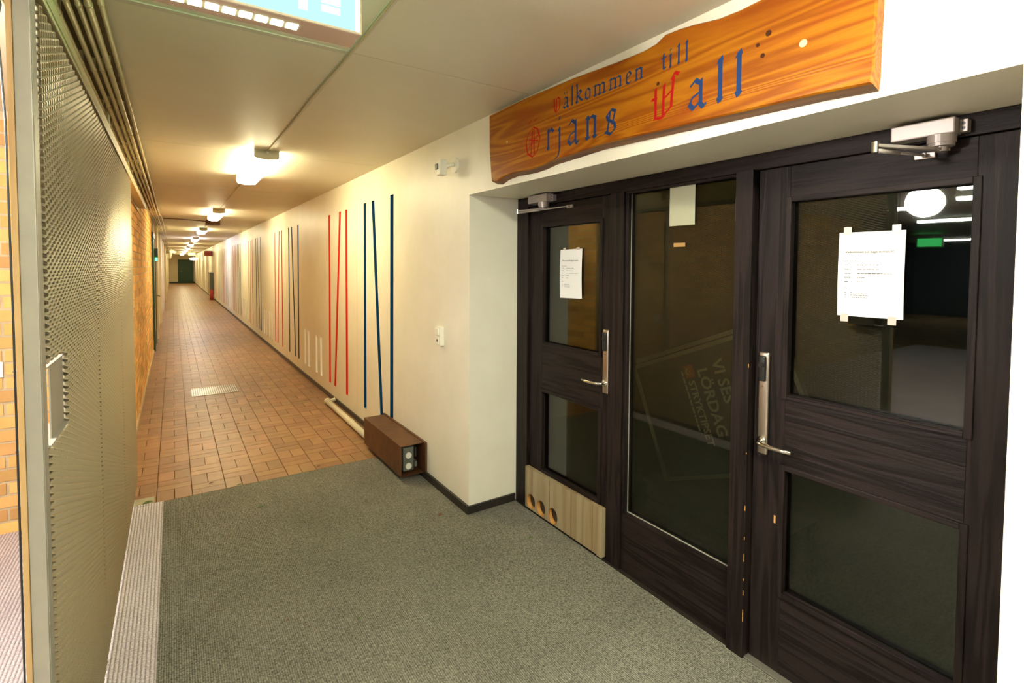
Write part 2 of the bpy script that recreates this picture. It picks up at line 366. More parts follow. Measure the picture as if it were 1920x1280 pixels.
join_boxes('floor_tiles', [(x0+G/2, y0+G/2, -0.011, x1-G/2, y1-G/2, random.uniform(-0.0006, 0.0004)) for x0, y0, x1, y1, k in clip[300:]], 'tile_j', floor)
bx('cement_patch', (-0.31, 4.035, -0.002), (-0.135, 4.17, 0.0012), 'cement', floor)

# carpets
def slab(name, x0, y0, x1, y1, z0, z1, m): return bx(name, (x0, y0, z0), (x1, y1, z1), m)
bm = bmesh.new(); pc = [(-0.082, -2.99), (W-0.001, -2.99), (W-0.001, YB+0.001), (XD-0.032, YB+0.001), (XD-0.032, YA-0.015), (W-0.018, YA-0.015), (W-0.018, YC), (-0.082, YC)]
lo = [bm.verts.new((x, y, -0.011)) for x, y in pc]; hi = [bm.verts.new((x, y, 0.006)) for x, y in pc]
bm.faces.new(lo[::-1]); bm.faces.new(hi)
for i in range(8): bm.faces.new((lo[i], lo[(i+1) % 8], hi[(i+1) % 8], hi[i]))
tag(mob('carpet', bm, 'carpet'), 'grey ribbed entrance carpet in front of the black doors', 'carpet')
tag(slab('carpet_runner', -9, -3, -0.083, 4.037, -0.011, 0.0075, 'carpet2'), 'pale pinkish ribbed carpet strip passing under the mesh gate', 'carpet')
bx('rolled_hem', (-0.255, 4.012, 0.0), (-0.15, 4.036, 0.013), 'carpet2', bpy.data.objects['carpet_runner'], 0.004)

# ------------------------------------------------------------------ ceiling with panels
ceil = bx('ceiling', (-18, -3, HC+0.02), (W+0.45, YF+0.4, HC+0.12), 'ceil'); ceil['kind'] = 'structure'
ys = [-3, -0.14]+[2.13+2.27*i for i in range(23)]; ys = [y for y in ys if y < YF]+[YF+0.3]
for xa, xb in ((-18, -2.9), (-2.9, -0.36), (-0.355, 0.632), (0.638, W+0.4)):
    for ya, yb in zip(ys, ys[1:]):
        if xb < -0.3 and ya > 7: continue
        bx('ceiling_panel', (xa, ya+0.003, HC), (xb, yb-0.003, HC+0.02), 'ceil', ceil)
bx('joint_strip', (-0.33, 2.118, HC-0.004), (0.63, 2.148, HC), 'batten', ceil)
bx('joint_strip', (0.622, 0.2, HC-0.005), (0.644, 4.27, HC), 'batten', ceil)

# ------------------------------------------------------------------ right wall with painted grooves
wr = E('wall_right', (W, 0, 0), 'structure')
J0, PER = 5.12, 3.86
def quad(y0t, y0b, z0, z1, wd):
    return [(y0b-wd/2, z0), (y0b+wd/2, z0), (y0t+wd/2, z1), (y0t-wd/2, z1)]
motif = [('blue', -0.27, -0.25), ('blue', -0.51, -0.722), ('blue', -0.994, -0.966)]
motif_b = [('red', 1.06, 1.085), ('red', 0.60, 0.855), ('red', 0.355, 0.375)]
white = [2.445, 2.21, 1.765, 1.515]
def stripes_for(k):
    """panel k spans J0+(k-1)*PER .. J0+k*PER"""
    j = J0+(k-1)*PER; out = []
    if k > 0:
        for c, a, b in motif_b: out.append((c, quad(j+a, j+b, 0.185, 2.2, 0.075)))
        for y in white: out.append(('cream', quad(y+j, y+j, 0.185, 0.69, 0.095)))
    for c, a, b in motif: out.append((c, quad(j+PER+a, j+PER+b, 0.19, 2.205, 0.075)))
    return out
def groove(c, q, parent):
    bm = bmesh.new(); xf, xb = W+0.0005, W+0.028
    cyc = [sum(p[i] for p in q)/4 for i in (0, 1)]
    f = [bm.verts.new((xf, y, z)) for y, z in q]; b = [bm.verts.new((xb, y, z)) for y, z in q]; b2 = [bm.verts.new((xb+0.003, y, z)) for y, z in q]
    e = 0.0015
    def out(y, z): return (y+(e if y > cyc[0] else -e), z+(e if z > cyc[1] else -e))
    fo = [bm.verts.new((xf, *out(y, z))) for y, z in q]; bo = [bm.verts.new((xb+0.003, *out(y, z))) for y, z in q]
    bm.faces.new(b)
    for i in range(4):
        n = (i+1) % 4
        bm.faces.new((f[i], f[n], b[n], b[i])); bm.faces.new((fo[i], fo[n], f[n], f[i])); bm.faces.new((fo[i], bo[i], bo[n], fo[n]))
    bm.faces.new(bo[::-1])
    for v in b2: bm.verts.remove(v)
    o = mob('painted_groove', bm, c); keep(o, parent); return o
def panel(ya, yb, k=None, z0=0.0, z1=HC, name='wall_panel'):
    bm = bmesh.new(); st = stripes_for(k) if k is not None else []
    st = [s for s in st if min(p[0] for p in s[1]) > ya+0.01 and max(p[0] for p in s[1]) < yb-0.01]
    e = 0.002
    def grow(q):
        c0 = sum(p[0] for p in q)/4; c1 = sum(p[1] for p in q)/4
        return [(y+(e if y > c0 else -e), z+(e if z > c1 else -e)) for y, z in q]
    prism_x(bm, [(ya, z0), (yb, z0), (yb, z1), (ya, z1)], W, XD+0.05, [grow(s[1])[::-1] for s in st])
    o = mob(name, bm, 'wall'); keep(o, wr); o['kind'] = 'structure'
    for c, q in st: groove(c, q, o)
    return o
panel(YA, J0-0.002, 0)
k = 1; y = J0
while y < YF-0.5:
    panel(y+0.002, min(y+PER, YF+0.3)-0.002, k if k < 9 else None); y += PER; k += 1
panel(YB, YA, None, ZH, HC, 'lintel'); panel(-3, YB, None)
# far part of the doorway: cover behind the frame, back and side walls
bsk = bx('baseboard_right', (W-0.013, YA-0.013, 0), (W, YF, 0.052), 'skirt2'); bsk['kind'] = 'structure'
bsj = bx('baseboard_jamb', (W-0.014, YA-0.014, 0.0), (XD-0.03, YA, 0.055), 'skirt'); bsj['kind'] = 'structure'
bsn = bx('baseboard_front', (W-0.016, YA-0.0141, 0.0), (W, 4.0, 0.056), 'skirt'); bsn['kind'] = 'structure'

# ------------------------------------------------------------------ brick walls
wl = bx('wall_left', (WL-0.35, YBR+0.008, 0), (WL-0.006, YF, HC), 'mortar'); wl['kind'] = 'structure'
wb = bx('wall_alcove', (-6.2, YBR+0.006, 0), (WL-0.02, YBR+0.35, HC), 'mortar'); wb['kind'] = 'structure'
CH, BL, BT = 0.0788, 0.262, 0.014
def bmesh_brick(ln, axis):
    bm = bmesh.new(); h = CH-BT; d = 0.03
    if axis == 'x': box(bm, (-ln/2, 0, -h/2), (ln/2, d, h/2), 0.002)
    else: box(bm, (-d, -ln/2, -h/2), (0, ln/2, h/2), 0.002)
    me = bpy.data.meshes.new('brick'); bm.to_mesh(me); bm.free(); me.materials.append(MT['brick']); return me
L_ = BL-BT
bmx = {1: bmesh_brick(L_, 'x'), 0: bmesh_brick(L_/2-0.007, 'x')}; bmy = {1: bmesh_brick(L_, 'y'), 0: bmesh_brick(L_/2-0.007, 'y')}
rows = int(HC/CH)+1
bx_list = []; by_list = []
for r in range(rows):
    z = 0.035+CH*r
    if z+CH/2 > HC: continue
    # alcove wall, facing -y, running to -x
    x = WL - (0.0 if r % 2 else 0.0); first = (r % 2 == 0)
    while x > -6.1:
        full = 0 if first and r % 2 == 0 else (0 if random.random() < 0.12 else 1); first = False
        ln = L_ if full else L_/2-0.007
        bx_list.append((x-ln/2, z, full, ln)); x -= ln+BT
    y = YBR+(0.0 if r % 2 else 0.0); first = (r % 2 == 1)
    y += 0.0
    while y < 11.15:
        full = 0 if first and r % 2 == 1 else (0 if random.random() < 0.1 else 1); first = False
        ln = L_ if full else L_/2-0.007
        by_list.append((y+ln/2, z, full, ln)); y += ln+BT
bx_list.sort(key=lambda b: abs(b[0]+0.85)); by_list.sort(key=lambda b: b[0])
for x, z, f, ln in bx_list[:300]:
    o = bpy.data.objects.new('brick', bmx[f]); o.location = (x, YBR+random.uniform(-0.0015, 0.001), z); link(o, wb)
join_boxes('brickwork', [(x-ln/2, YBR, z-(CH-BT)/2, x+ln/2, YBR+0.02, z+(CH-BT)/2) for x, z, f, ln in bx_list[300:]], 'brick_j', wb)
for y, z, f, ln in by_list[:300]:
    o = bpy.data.objects.new('brick', bmy[f]); o.location = (WL+random.uniform(-0.001, 0.0015), y, z); link(o, wl)
join_boxes('brickwork', [(WL-0.02, y-ln/2, z-(CH-BT)/2, WL+random.uniform(-0.001, 0.0015), y+ln/2, z+(CH-BT)/2) for y, z, f, ln in by_list[300:]], 'brick_j', wl)
# farther left wall: plain faces between piers
for ya, yb in ((13.1, 13.5), (16.6, 17.1), (21.0, 21.6), (27.0, 27.8), (36.0, 37.0)):
    bx('pier', (WL-0.01, ya, 0), (WL+0.045, yb, HC), 'farwall', wl)
for ya, yb in ((12.45, 13.1), (13.5, 16.6), (17.1, 21.0), (21.6, 27.0), (27.8, 36.0), (37.0, 52.0)):
    bx('wall_facing', (WL-0.01, ya, 0), (WL+0.004, yb, HC), 'farwall', wl)
bs2 = bx('baseboard_left', (WL, 5.0, 0), (WL+0.012, 11.1, 0.05), 'mortar'); bs2['kind'] = 'structure'
# far end wall
wf = bx('wall_far', (WL-0.3, YF, 0), (W+0.3, YF+0.3, HC), 'farwall'); wf['kind'] = 'structure'
bfa = bx('baseboard_far', (WL, YF-0.03, 0), (W, YF, 0.12), 'skirt2'); bfa['kind'] = 'structure'
# closing walls of the rooms behind the camera
for nm, a, b in (('wall_back', (-18, -3.1, 0), (W+0.4, -3, HC)), ('wall_side_room_end', (-18.1, -3, 0), (-18, 7.1, HC)), ('wall_side_room', (-18, 7, 0), (-6.2, 7.1, HC)), ('wall_side_room_return', (-6.3, YBR+0.01, 0), (-6.2, 7, HC))):
    o = bx(nm, a, b, mat('dark_room_paint_'+nm, (0.10, 0.12, 0.15), 0.7)); o['kind'] = 'structure'

# ------------------------------------------------------------------ door set
XF = XD-0.012                          # face of the frame
fr = E('trim_1', (XD, 1.5, 0), 'structure')
def P(name, a, b, m, par, bev=0.002):
    o = bx(name, a, b, m, None, bev); keep(o, par); return o
P('frame_head', (XF, YB, 1.985), (XD+0.09, YA, ZH-0.001), 'blackh', fr)
P('frame_post', (XF-0.006, 2.662, 0.006), (XD+0.09, YA-0.001, 1.985), 'black', fr)
P('frame_post', (XF-0.004, 1.832, 0.006), (XD+0.09, 1.93, 1.985), 'black', fr)
P('frame_post', (XF-0.030, 1.133, 0.006), (XD+0.09, 1.205, 1.985), 'black', fr)
P('frame_post', (XF, YB+0.001, 0.006), (XD+0.09, 0.352, 1.985), 'black', fr)
def ring(par, y0, y1, z0, z1, w_=0.018, x0=None, d=0.02, m='black', name='glazing_bead'):
    x0 = XD-0.006 if x0 is None else x0
    for a, b in (((y0, z0), (y0+w_, z1)), ((y1-w_, z0), (y1, z1)), ((y0+w_, z0), (y1-w_, z0+w_)), ((y0+w_, z1-w_), (y1-w_, z1))):
        P(name, (x0, a[0], a[1]), (x0+d, b[0], b[1]), m if (b[1]-a[1]) > (b[0]-a[0]) else ('blackh' if m == 'black' else m), par, 0.003)
def pane(par, y0, y1, z0, z1):
    P('glass_pane', (XD+0.022, y0, z0), (XD+0.026, y1, z1), 'glass', par, 0)
    P('glass_pane', (XD+0.040, y0, z0), (XD+0.044, y1, z1), 'glass', par, 0)
    # pale rubber line seen on the far side and the sill
    P('glazing_seal', (XD+0.017, y1-0.004, z0), (XD+0.0215, y1, z1), 'bead', par, 0)
    P('glazing_seal', (XD+0.017, y0, z0), (XD+0.0215, y1, z0+0.004), 'bead', par, 0)
# fixed light (window_1)
w1 = E('window_1', (XD, 1.52, 0), 'structure')
P('rail', (XD-0.004, 1.205, 0.006), (XD+0.06, 1.832, 0.315), 'blackh', w1)
P('stile', (XD-0.004, 1.812, 0.315), (XD+0.06, 1.832, 1.985), 'black', w1)
pane(w1, 1.205, 1.815, 0.315, 1.985)
ring(w1, 1.206, 1.83, 0.30, 1.984, 0.012, XD-0.008, 0.026)
def leaf(name, y0, y1, openings, gy0, gy1):
    d = E(name, (XD, (y0+y1)/2, 0), 'structure')
    z0, z1 = 0.012, 1.982; x0, x1 = XD, XD+0.062
    P('stile', (x0, y0+0.003, z0), (x1, gy0, z1), 'black', d); P('stile', (x0, gy1, z0), (x1, y1-0.003, z1), 'black', d)
    zs = [z0]+[v for o in openings for v in o]+[z1]
    for i in range(0, len(zs), 2): P('rail', (x0, gy0, zs[i]), (x1, gy1, zs[i+1]), 'blackh', d)
    for a, b in openings: pane(d, gy0, gy1, a, b); ring(d, gy0-0.012, gy1+0.012, a-0.012, b+0.012, 0.02, XD-0.008, 0.03)
    return d
d1 = leaf('door_1', 1.93, 2.662, [(0.298, 0.812), (1.115, 1.853)], 2.005, 2.525)
d2 = leaf('door_2', 0.352, 1.133, [(0.332, 0.829), (1.108, 1.855)], 0.482, 1.010)
# kick board with three round holes on door 1
bm = bmesh.new()
hl = [[(yc+0.043*math.cos(t), 0.068+0.049*math.sin(t)) for t in [2*math.pi*i/28 for i in range(28)]][::-1] for yc in (2.592, 2.487, 2.368)]
prism_x(bm, [(1.947, 0.016), (2.657, 0.016), (2.657, 0.284), (1.947, 0.284)], XD-0.030, XD-0.0015, hl)
kb = mob('kick_board', bm, 'ply'); keep(kb, d1)
for yc in (2.592, 2.487, 2.368):
    bm = bmesh.new(); ts = [2*math.pi*i/28 for i in range(28)]
    A = [bm.verts.new((XD-0.0301, yc+0.043*math.cos(t), 0.068+0.049*math.sin(t))) for t in ts]
    B = [bm.verts.new((XD-0.002, yc+0.043*math.cos(t), 0.068+0.049*math.sin(t))) for t in ts]
    for i in range(28): bm.faces.new((A[i], A[(i+1) % 28], B[(i+1) % 28], B[i]))
    o = mob('hole_lining', bm, 'plyraw', None, True); o.parent = kb
    bm = bmesh.new(); cyl(bm, (XD-0.004, yc, 0.068), (XD-0.0018, yc, 0.068), 0.042, 24); o = mob('hole_back', bm, 'dark'); o.parent = kb
for yy in (2.02, 2.20, 2.40, 2.58):
    o = bx('board_crack', (XD-0.0306, yy, 0.018), (XD-0.0299, yy+0.0022, 0.282), 'edgeshade_crack'); o.parent = kb
P('stile_board', (XD-0.034, 1.945, 0.014), (XD-0.0285, 1.985, 0.285), 'ply', d1, 0)

def handle(par, yp, zt, zb, ylever_dir, zl):
    x0 = XD-0.001
    bm = bmesh.new(); box(bm, (x0-0.016, yp-0.021, zb), (x0, yp+0.021, zt), 0.0075); pl = mob('lock_plate', bm, 'steel', None, True); keep(pl, par)
    bm = bmesh.new(); box(bm, (x0-0.030, yp-0.013, zt-0.115), (x0-0.014, yp+0.013, zt-0.014), 0.006); o = mob('keypad', bm, 'dark', None, True); o.parent = pl
    bm = bmesh.new(); cyl(bm, (x0-0.036, yp, zt-0.05), (x0-0.028, yp, zt-0.05), 0.010, 16); o = mob('key_cylinder', bm, 'dark', None); o.parent = pl
    bm = bmesh.new(); cyl(bm, (x0-0.0185, yp, zt-0.135), (x0-0.0155, yp, zt-0.135), 0.0035, 12); o = mob('screw', bm, 'chrome'); o.parent = pl
    s = ylever_dir
    bm = bmesh.new(); cyl(bm, (x0-0.022, yp, zl), (x0-0.012, yp, zl), 0.018, 20)
    pts = [(x0-0.014, yp, zl), (x0-0.040, yp, zl), (x0-0.053, yp+s*0.010, zl), (x0-0.060, yp+s*0.028, zl-0.001), (x0-0.062, yp+s*0.06, zl-0.002), (x0-0.060, yp+s*0.10, zl-0.002), (x0-0.058, yp+s*0.135, zl)]
    tube(bm, pts, 0.0085, 14); o = mob('lever', bm, 'chrome', None, True); o.parent = pl
handle(d1, 1.952, 1.262, 0.915, 1, 0.972)
handle(d2, 1.088, 1.268, 0.86, -1, 0.915)
# little steel hinge leaf on the middle post, chipped paint
hg = P('hinge', (XD-0.02, 1.205, 1.79), (XD-0.012, 1.2185, 1.885), 'bead', fr, 0)
for zc, h_ in ((0.62, 0.02), (0.50, 0.012), (0.41, 0.03), (0.27, 0.02), (0.16, 0.05), (0.85, 0.008), (1.20, 0.015), (0.33, 0.01)):
    P('chipped_paint', (XF-0.0308, 1.1328, zc), (XF-0.0293, 1.1352, zc+h_), 'plyraw', fr, 0)
P('chipped_paint', (XD-0.0006, 1.034, 0.60), (XD+0.001, 1.041, 0.63), 'plyraw', d2, 0)
t3 = bx('trim_3', (XD-0.032, YB+0.001, -0.011), (XD+0.0895, YA-0.001, 0.0055), 'skirt'); t3['kind'] = 'structure'
th = bx('trim_2', (XD-0.03, 0.352, 0.0061), (XD+0.06, 1.15, 0.012), 'alu'); th['kind'] = 'structure'

# ------------------------------------------------------------------ door closers
def closer(yb0, yb1, z0, z1, ydisk, yelbow, yfoot, zfoot, label, reach=0.265):
    t = E('door_closer', (XD, (yb0+yb1)/2, z0), None, label, 'door closer')
    xf = XF
    bm = bmesh.new(); box(bm, (xf-0.062, yb0, z0), (xf, yb1, z1), 0.004); keep(mob('body', bm, 'closer'), t)
    bm = bmesh.new(); box(bm, (xf-0.028, yb0-0.020, z0+0.004), (xf, yb0-0.0005, z1-0.006), 0.002); br = keep(mob('end_bracket', bm, 'closer'), t)
    for zz in (z0+0.015, z1-0.018):
        bm = bmesh.new(); cyl(bm, (xf-0.030, yb0-0.010, zz), (xf-0.0275, yb0-0.010, zz), 0.004, 10); o = mob('screw', bm, 'dark'); o.parent = br
    bm = bmesh.new(); cyl(bm, (xf-0.036, ydisk, z0+0.001), (xf-0.036, ydisk, z0-0.022), 0.034, 32); cyl(bm, (xf-0.036, ydisk, z0-0.022), (xf-0.036, ydisk, z0-0.032), 0.031, 32)
    keep(mob('pinion_housing', bm, 'closer', None), t)
    za = z0-0.040; xe = XD-reach
    bm = bmesh.new(); cyl(bm, (xf-0.036, ydisk, z0-0.030), (xf-0.036, ydisk, za-0.006), 0.015, 20)
    a = Vector((xf-0.036, ydisk, za)); e = Vector((xe, yelbow, za)); d = (e-a).normalized(); n = Vector((-d.y, d.x, 0))*0.010
    vs = [a-n-d*0.02, a+n-d*0.02, e+n*0.7, e-n*0.7]
    lo = [bm.verts.new(v+Vector((0, 0, -0.004))) for v in vs]; hi = [bm.verts.new(v+Vector((0, 0, 0.004))) for v in vs]
    bm.faces.new(lo[::-1]); bm.faces.new(hi)
    for i in range(4): bm.faces.new((lo[i], lo[(i+1) % 4], hi[(i+1) % 4], hi[i]))
    keep(mob('main_arm', bm, 'closer'), t)
    bm = bmesh.new(); cyl(bm, (xe, yelbow, za-0.020), (xe, yelbow, za+0.010), 0.009, 16); keep(mob('elbow_joint', bm, 'chrome', None, False), t)
    f = Vector((XD-0.018, yfoot, zfoot)); g = Vector((xe, yelbow, za-0.013))
    bm = bmesh.new(); mid = g.lerp(f, 0.45); tube(bm, [g, mid], 0.0065, 10); tube(bm, [mid, f], 0.004, 10); keep(mob('link_arm', bm, 'closer', None, True), t)
    bm = bmesh.new(); box(bm, (XD-0.012, yfoot-0.022, zfoot-0.009), (XD-0.0005, yfoot+0.030, zfoot+0.009), 0.002); cyl(bm, (XD-0.024, yfoot, zfoot-0.006), (XD-0.024, yfoot, zfoot+0.006), 0.006, 12)
    box(bm, (XD-0.03, yfoot-0.004, zfoot-0.004), (XD-0.01, yfoot+0.004, zfoot+0.004)); keep(mob('foot', bm, 'closer'), t)
closer(0.517, 0.672, 1.990, 2.036, 0.553, 0.640, 0.60, 1.945, 'silver door closer with folded arm above the large black door by the bright wall')
closer(2.40, 2.59, 1.992, 2.040, 2.46, 2.64, 2.26, 1.952, 'small dim door closer above the narrow door beside the jamb', 0.115)

# ------------------------------------------------------------------ papers
def sheet(label, y0, y1, z0, z1, tilt=0.0, xs=XD+0.018, bow=0.004, text=None, tapes=(), cat='notice', name='paper_notice', m='paper'):
    n = 8; vs = []; fs = []
    for s in (0, 1):
        for i in range(n+1):
            for j in range(n+1):
                u, v = i/n, j/n; y = y1+(y0-y1)*u; z = z0+(z1-z0)*v+tilt*(u-0.5)
                vs.append((xs-bow*math.sin(math.pi*v)*(0.4+0.6*abs(2*u-1))+(0.0004 if s else 0), y, z))
    N = (n+1)**2
    for i in range(n):
        for j in range(n):
            q = [i*(n+1)+j, (i+1)*(n+1)+j, (i+1)*(n+1)+j+1, i*(n+1)+j+1]; fs.append(q); fs.append([k+N for k in q[::-1]])
    t = E(name, (xs, (y0+y1)/2, z0), None, label, cat)
    keep(pyob('sheet', vs, fs, m, None, True), t)
    xx = xs-bow-0.0012
    for ty, tz0, tz1 in tapes:
        bm = bmesh.new(); box(bm, (xs-0.0022, ty-0.012, tz0), (xs-0.0006, ty+0.012, tz1)); keep(mob('tape_strip', bm, 'tape'), t)
    if text:
        head, hz, hs, lines = text
        text_part(head, (xx, y1-0.022, z0+(z1-z0)*hz), (0, -1, 0), (0, 0, 1), hs, 'ink', t, depth=0.0002)
        bm = bmesh.new()
        for (fy, fz, ln) in lines:
            yy = y1-fy*(y1-y0); zz = z0+(z1-z0)*fz; rem = ln*(y1-y0); r_ = random.Random(int(fz*997))
            while rem > 0.003:
                wl_ = min(rem, r_.uniform(0.004, 0.014)); box(bm, (xx-0.0002, yy-wl_, zz), (xx+0.0002, yy, zz+r_.choice((0.0016, 0.0022)))); yy -= wl_+0.0022; rem -= wl_+0.0022
        keep(mob('small_print', bm, 'ink'), t)['kind'] = 'stuff'
LINES = [(0.11, 0.655, 0.22), (0.11, 0.61, 0.10), (0.31, 0.61, 0.33), (0.11, 0.56, 0.10), (0.31, 0.56, 0.34), (0.11, 0.51, 0.10), (0.31, 0.51, 0.52), (0.11, 0.46, 0.10), (0.31, 0.46, 0.12), (0.11, 0.41, 0.08), (0.31, 0.41, 0.10), (0.11, 0.335, 0.07), (0.12, 0.275, 0.03), (0.21, 0.275, 0.23), (0.12, 0.25, 0.03), (0.21, 0.25, 0.29), (0.12, 0.225, 0.03), (0.21, 0.225, 0.27)]
HEAD = ('Välkommen till dagens match!', 0.755, 0.0118, LINES)
sheet('white printed notice on the narrow door glass under the small closer', 2.180, 2.374, 1.412, 1.702, 0.004, text=HEAD, tapes=((2.335, 1.698, 1.712), (2.215, 1.698, 1.712)))
sheet('white printed notice taped at four corners on the large door glass', 0.653, 0.846, 1.432, 1.722, 0.0, text=HEAD, tapes=((0.820, 1.712, 1.741), (0.678, 1.712, 1.741), (0.823, 1.412, 1.440), (0.683, 1.412, 1.440)))
sheet('blank back of a paper stuck at the top of the middle glass', 1.437, 1.575, 1.792, 1.982, 0.0, text=None, bow=0.001, name='blank_paper', cat='paper', m='papershade')
sheet('small orange label strip on the middle glass below the blank paper', 1.486, 1.550, 1.694, 1.712, 0.0, bow=0.0, name='orange_label', cat='label', m='orange')

# ------------------------------------------------------------------ vestibule behind the doors
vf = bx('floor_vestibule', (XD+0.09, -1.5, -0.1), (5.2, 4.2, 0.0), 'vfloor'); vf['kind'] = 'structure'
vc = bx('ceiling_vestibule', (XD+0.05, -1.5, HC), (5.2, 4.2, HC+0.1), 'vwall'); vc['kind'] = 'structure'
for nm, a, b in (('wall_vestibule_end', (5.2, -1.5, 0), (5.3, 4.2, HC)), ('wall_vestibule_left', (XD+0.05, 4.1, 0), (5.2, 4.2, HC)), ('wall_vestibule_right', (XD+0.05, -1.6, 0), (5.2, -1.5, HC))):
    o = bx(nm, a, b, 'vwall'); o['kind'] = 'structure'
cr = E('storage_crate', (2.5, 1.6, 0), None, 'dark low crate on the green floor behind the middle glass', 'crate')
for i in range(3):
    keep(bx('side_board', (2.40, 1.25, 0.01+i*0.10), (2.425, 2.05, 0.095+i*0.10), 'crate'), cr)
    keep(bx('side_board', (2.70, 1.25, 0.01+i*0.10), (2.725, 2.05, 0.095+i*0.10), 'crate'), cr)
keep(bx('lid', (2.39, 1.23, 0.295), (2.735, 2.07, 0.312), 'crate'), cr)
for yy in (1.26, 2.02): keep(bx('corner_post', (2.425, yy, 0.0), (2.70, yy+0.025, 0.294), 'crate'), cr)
U = Vector((0, -0.38, -0.925)).normalized(); V = Vector((0, -0.925, 0.38)).normalized()
def poster(O, label, written):
    t = E('poster_frame', O, None, label, 'poster'); O = Vector(O); n = Vector((1, 0, 0))
    def bar(a0, a1, b0, b1, x0, x1, m, nm):
        bm = bmesh.new(); c = []
        for x in (x0, x1):
            for a, b in ((a0, b0), (a1, b0), (a1, b1), (a0, b1)): c.append(bm.verts.new(O+U*a+V*b+n*x))
        for f in ((0,1,2,3),(7,6,5,4),(0,4,5,1),(1,5,6,2),(2,6,7,3),(3,7,4,0)): bm.faces.new([c[i] for i in f])
        return keep(mob(nm, bm, m), t)
    LU, LV = 0.70, 0.98
    bar(0.01, LU-0.01, 0.01, LV-0.01, 0.002, 0.010, 'poster', 'poster_board')
    for a in ((0, 0.022, 0, LV), (LU-0.022, LU, 0, LV), (0.022, LU-0.022, 0, 0.022), (0.022, LU-0.022, LV-0.022, LV)):
        bar(*a, -0.006, 0.012, 'alu', 'frame_rail')
    if written:
        for s, a, b, sz in (('VI SES', 0.095, 0.560, 0.092), ('LÖRDAG', 0.120, 0.455, 0.092), ('STRYKTIPSET', 0.172, 0.375, 0.062), ('din rad, varje vecka', 0.10, 0.335, 0.020)):
            if s.startswith('din'): continue
            text_part(s, O+U*a+V*b-n*0.001, U, V, sz, 'posterink', t, bold=sz*0.022)
        bm = bmesh.new()
        aa = 0.11
        r_ = random.Random(5)
        while aa < 0.42:
            l_ = r_.uniform(0.012, 0.04); q = [O+U*aa+V*0.345, O+U*(aa+l_)+V*0.345, O+U*(aa+l_)+V*0.357, O+U*aa+V*0.357]
            bm.faces.new([bm.verts.new(p-n*0.0012) for p in q]); aa += l_+0.007
        keep(mob('small_print', bm, 'posterink'), t)['kind'] = 'stuff'
        lg = bar(0.085, 0.155, 0.368, 0.428, -0.0012, 0.002, 'posterred', 'logo_badge')
        bm = bmesh.new(); cc = O+U*0.12+V*0.396-n*0.0022
        for k_ in range(14):
            a0, a1 = [math.pi*(1.0+1.0*k_/14+q/14.0) for q in (0, 1)]
            bm.faces.new([bm.verts.new(cc+U*(r*math.cos(a))+V*(r*math.sin(a))) for r, a in ((0.020, a0), (0.020, a1), (0.012, a1), (0.012, a0))])
        for q in (-0.016, 0, 0.016):
            bm.faces.new([bm.verts.new(cc+U*(q+du)+V*dv) for du, dv in ((-0.004, 0.002), (0.004, 0.002), (0.0, 0.016))])
        keep(mob('logo_mark', bm, 'posterink'), t)
poster((2.45, 2.214, 0.967), 'dark framed match poster lying on its side behind the middle glass', True)
poster((2.53, 2.26, 0.990), 'second framed board leaning behind the dark match poster', False)

# ------------------------------------------------------------------ carved sign
XB = W-0.045
top = [(2.48, 2.459), (2.28, 2.463), (2.089, 2.461), (1.761, 2.451), (1.501, 2.434), (1.359, 2.429), (1.295, 2.435), (1.252, 2.453), (1.19, 2.449), (1.136, 2.442), (1.088, 2.433), (1.034, 2.423), (0.962, 2.420), (0.85, 2.426), (0.72, 2.440), (0.60, 2.447)]
right = [(0.586, 2.40), (0.583, 2.286), (0.586, 2.179), (0.586, 2.113), (0.589, 2.078)]
bot = [(0.722, 2.088), (0.844, 2.092), (1.016, 2.098), (1.133, 2.102), (1.415, 2.112), (1.601, 2.117), (1.774, 2.110), (1.917, 2.106), (1.999, 2.095), (2.085, 2.091), (2.241, 2.098), (2.338, 2.090), (2.397, 2.074), (2.454, 2.083), (2.476, 2.264)]
poly = top+right+bot
sg = E('wooden_sign', (XB, 1.5, 2.08), None, 'varnished live-edge pine welcome board with carved blue and red lettering above the doors', 'sign')
bm = bmesh.new(); c0 = (1.53, 2.265)
def shrink(p, e): 
    dy = e if p[0] > c0[0] else -e; dz = e if p[1] > c0[1] else -e
    return (p[0]-(dy if abs(p[0]-c0[0]) > 0.9 else 0), p[1]-dz)
ins = [shrink(p, 0.005) for p in poly]
fv = [bm.verts.new((XB, *p)) for p in ins]; mv = [bm.verts.new((XB+0.006, *p)) for p in poly]
for t in tessellate_polygon([[Vector((y, z, 0)) for y, z in ins]]): bm.faces.new([fv[i] for i in t])
n = len(poly)
for i in range(n): bm.faces.new((fv[i], fv[(i+1) % n], mv[(i+1) % n], mv[i]))
keep(mob('board_face', bm, 'sign'), sg)
bm = bmesh.new(); a = [bm.verts.new((XB+0.006, *p)) for p in poly]
low = lambda p: (p[0], p[1]-0.012) if p[1] < 2.2 else p
b = [bm.verts.new((W-0.0005, *low(p))) for p in poly]
for i in range(n):
    f_ = bm.faces.new((a[i], a[(i+1) % n], b[(i+1) % n], b[i]))
    if poly[i][0] < 0.6 and poly[(i+1) % n][0] < 0.6: f_.material_index = 1  # right end keeps the lit wood; other edges carry painted shade
for t in tessellate_polygon([[Vector((y, z, 0)) for y, z in poly]]): bm.faces.new([b[i] for i in t])
keep(mob('board_edge', bm, ['edgeshade_crack', 'sign']), sg)

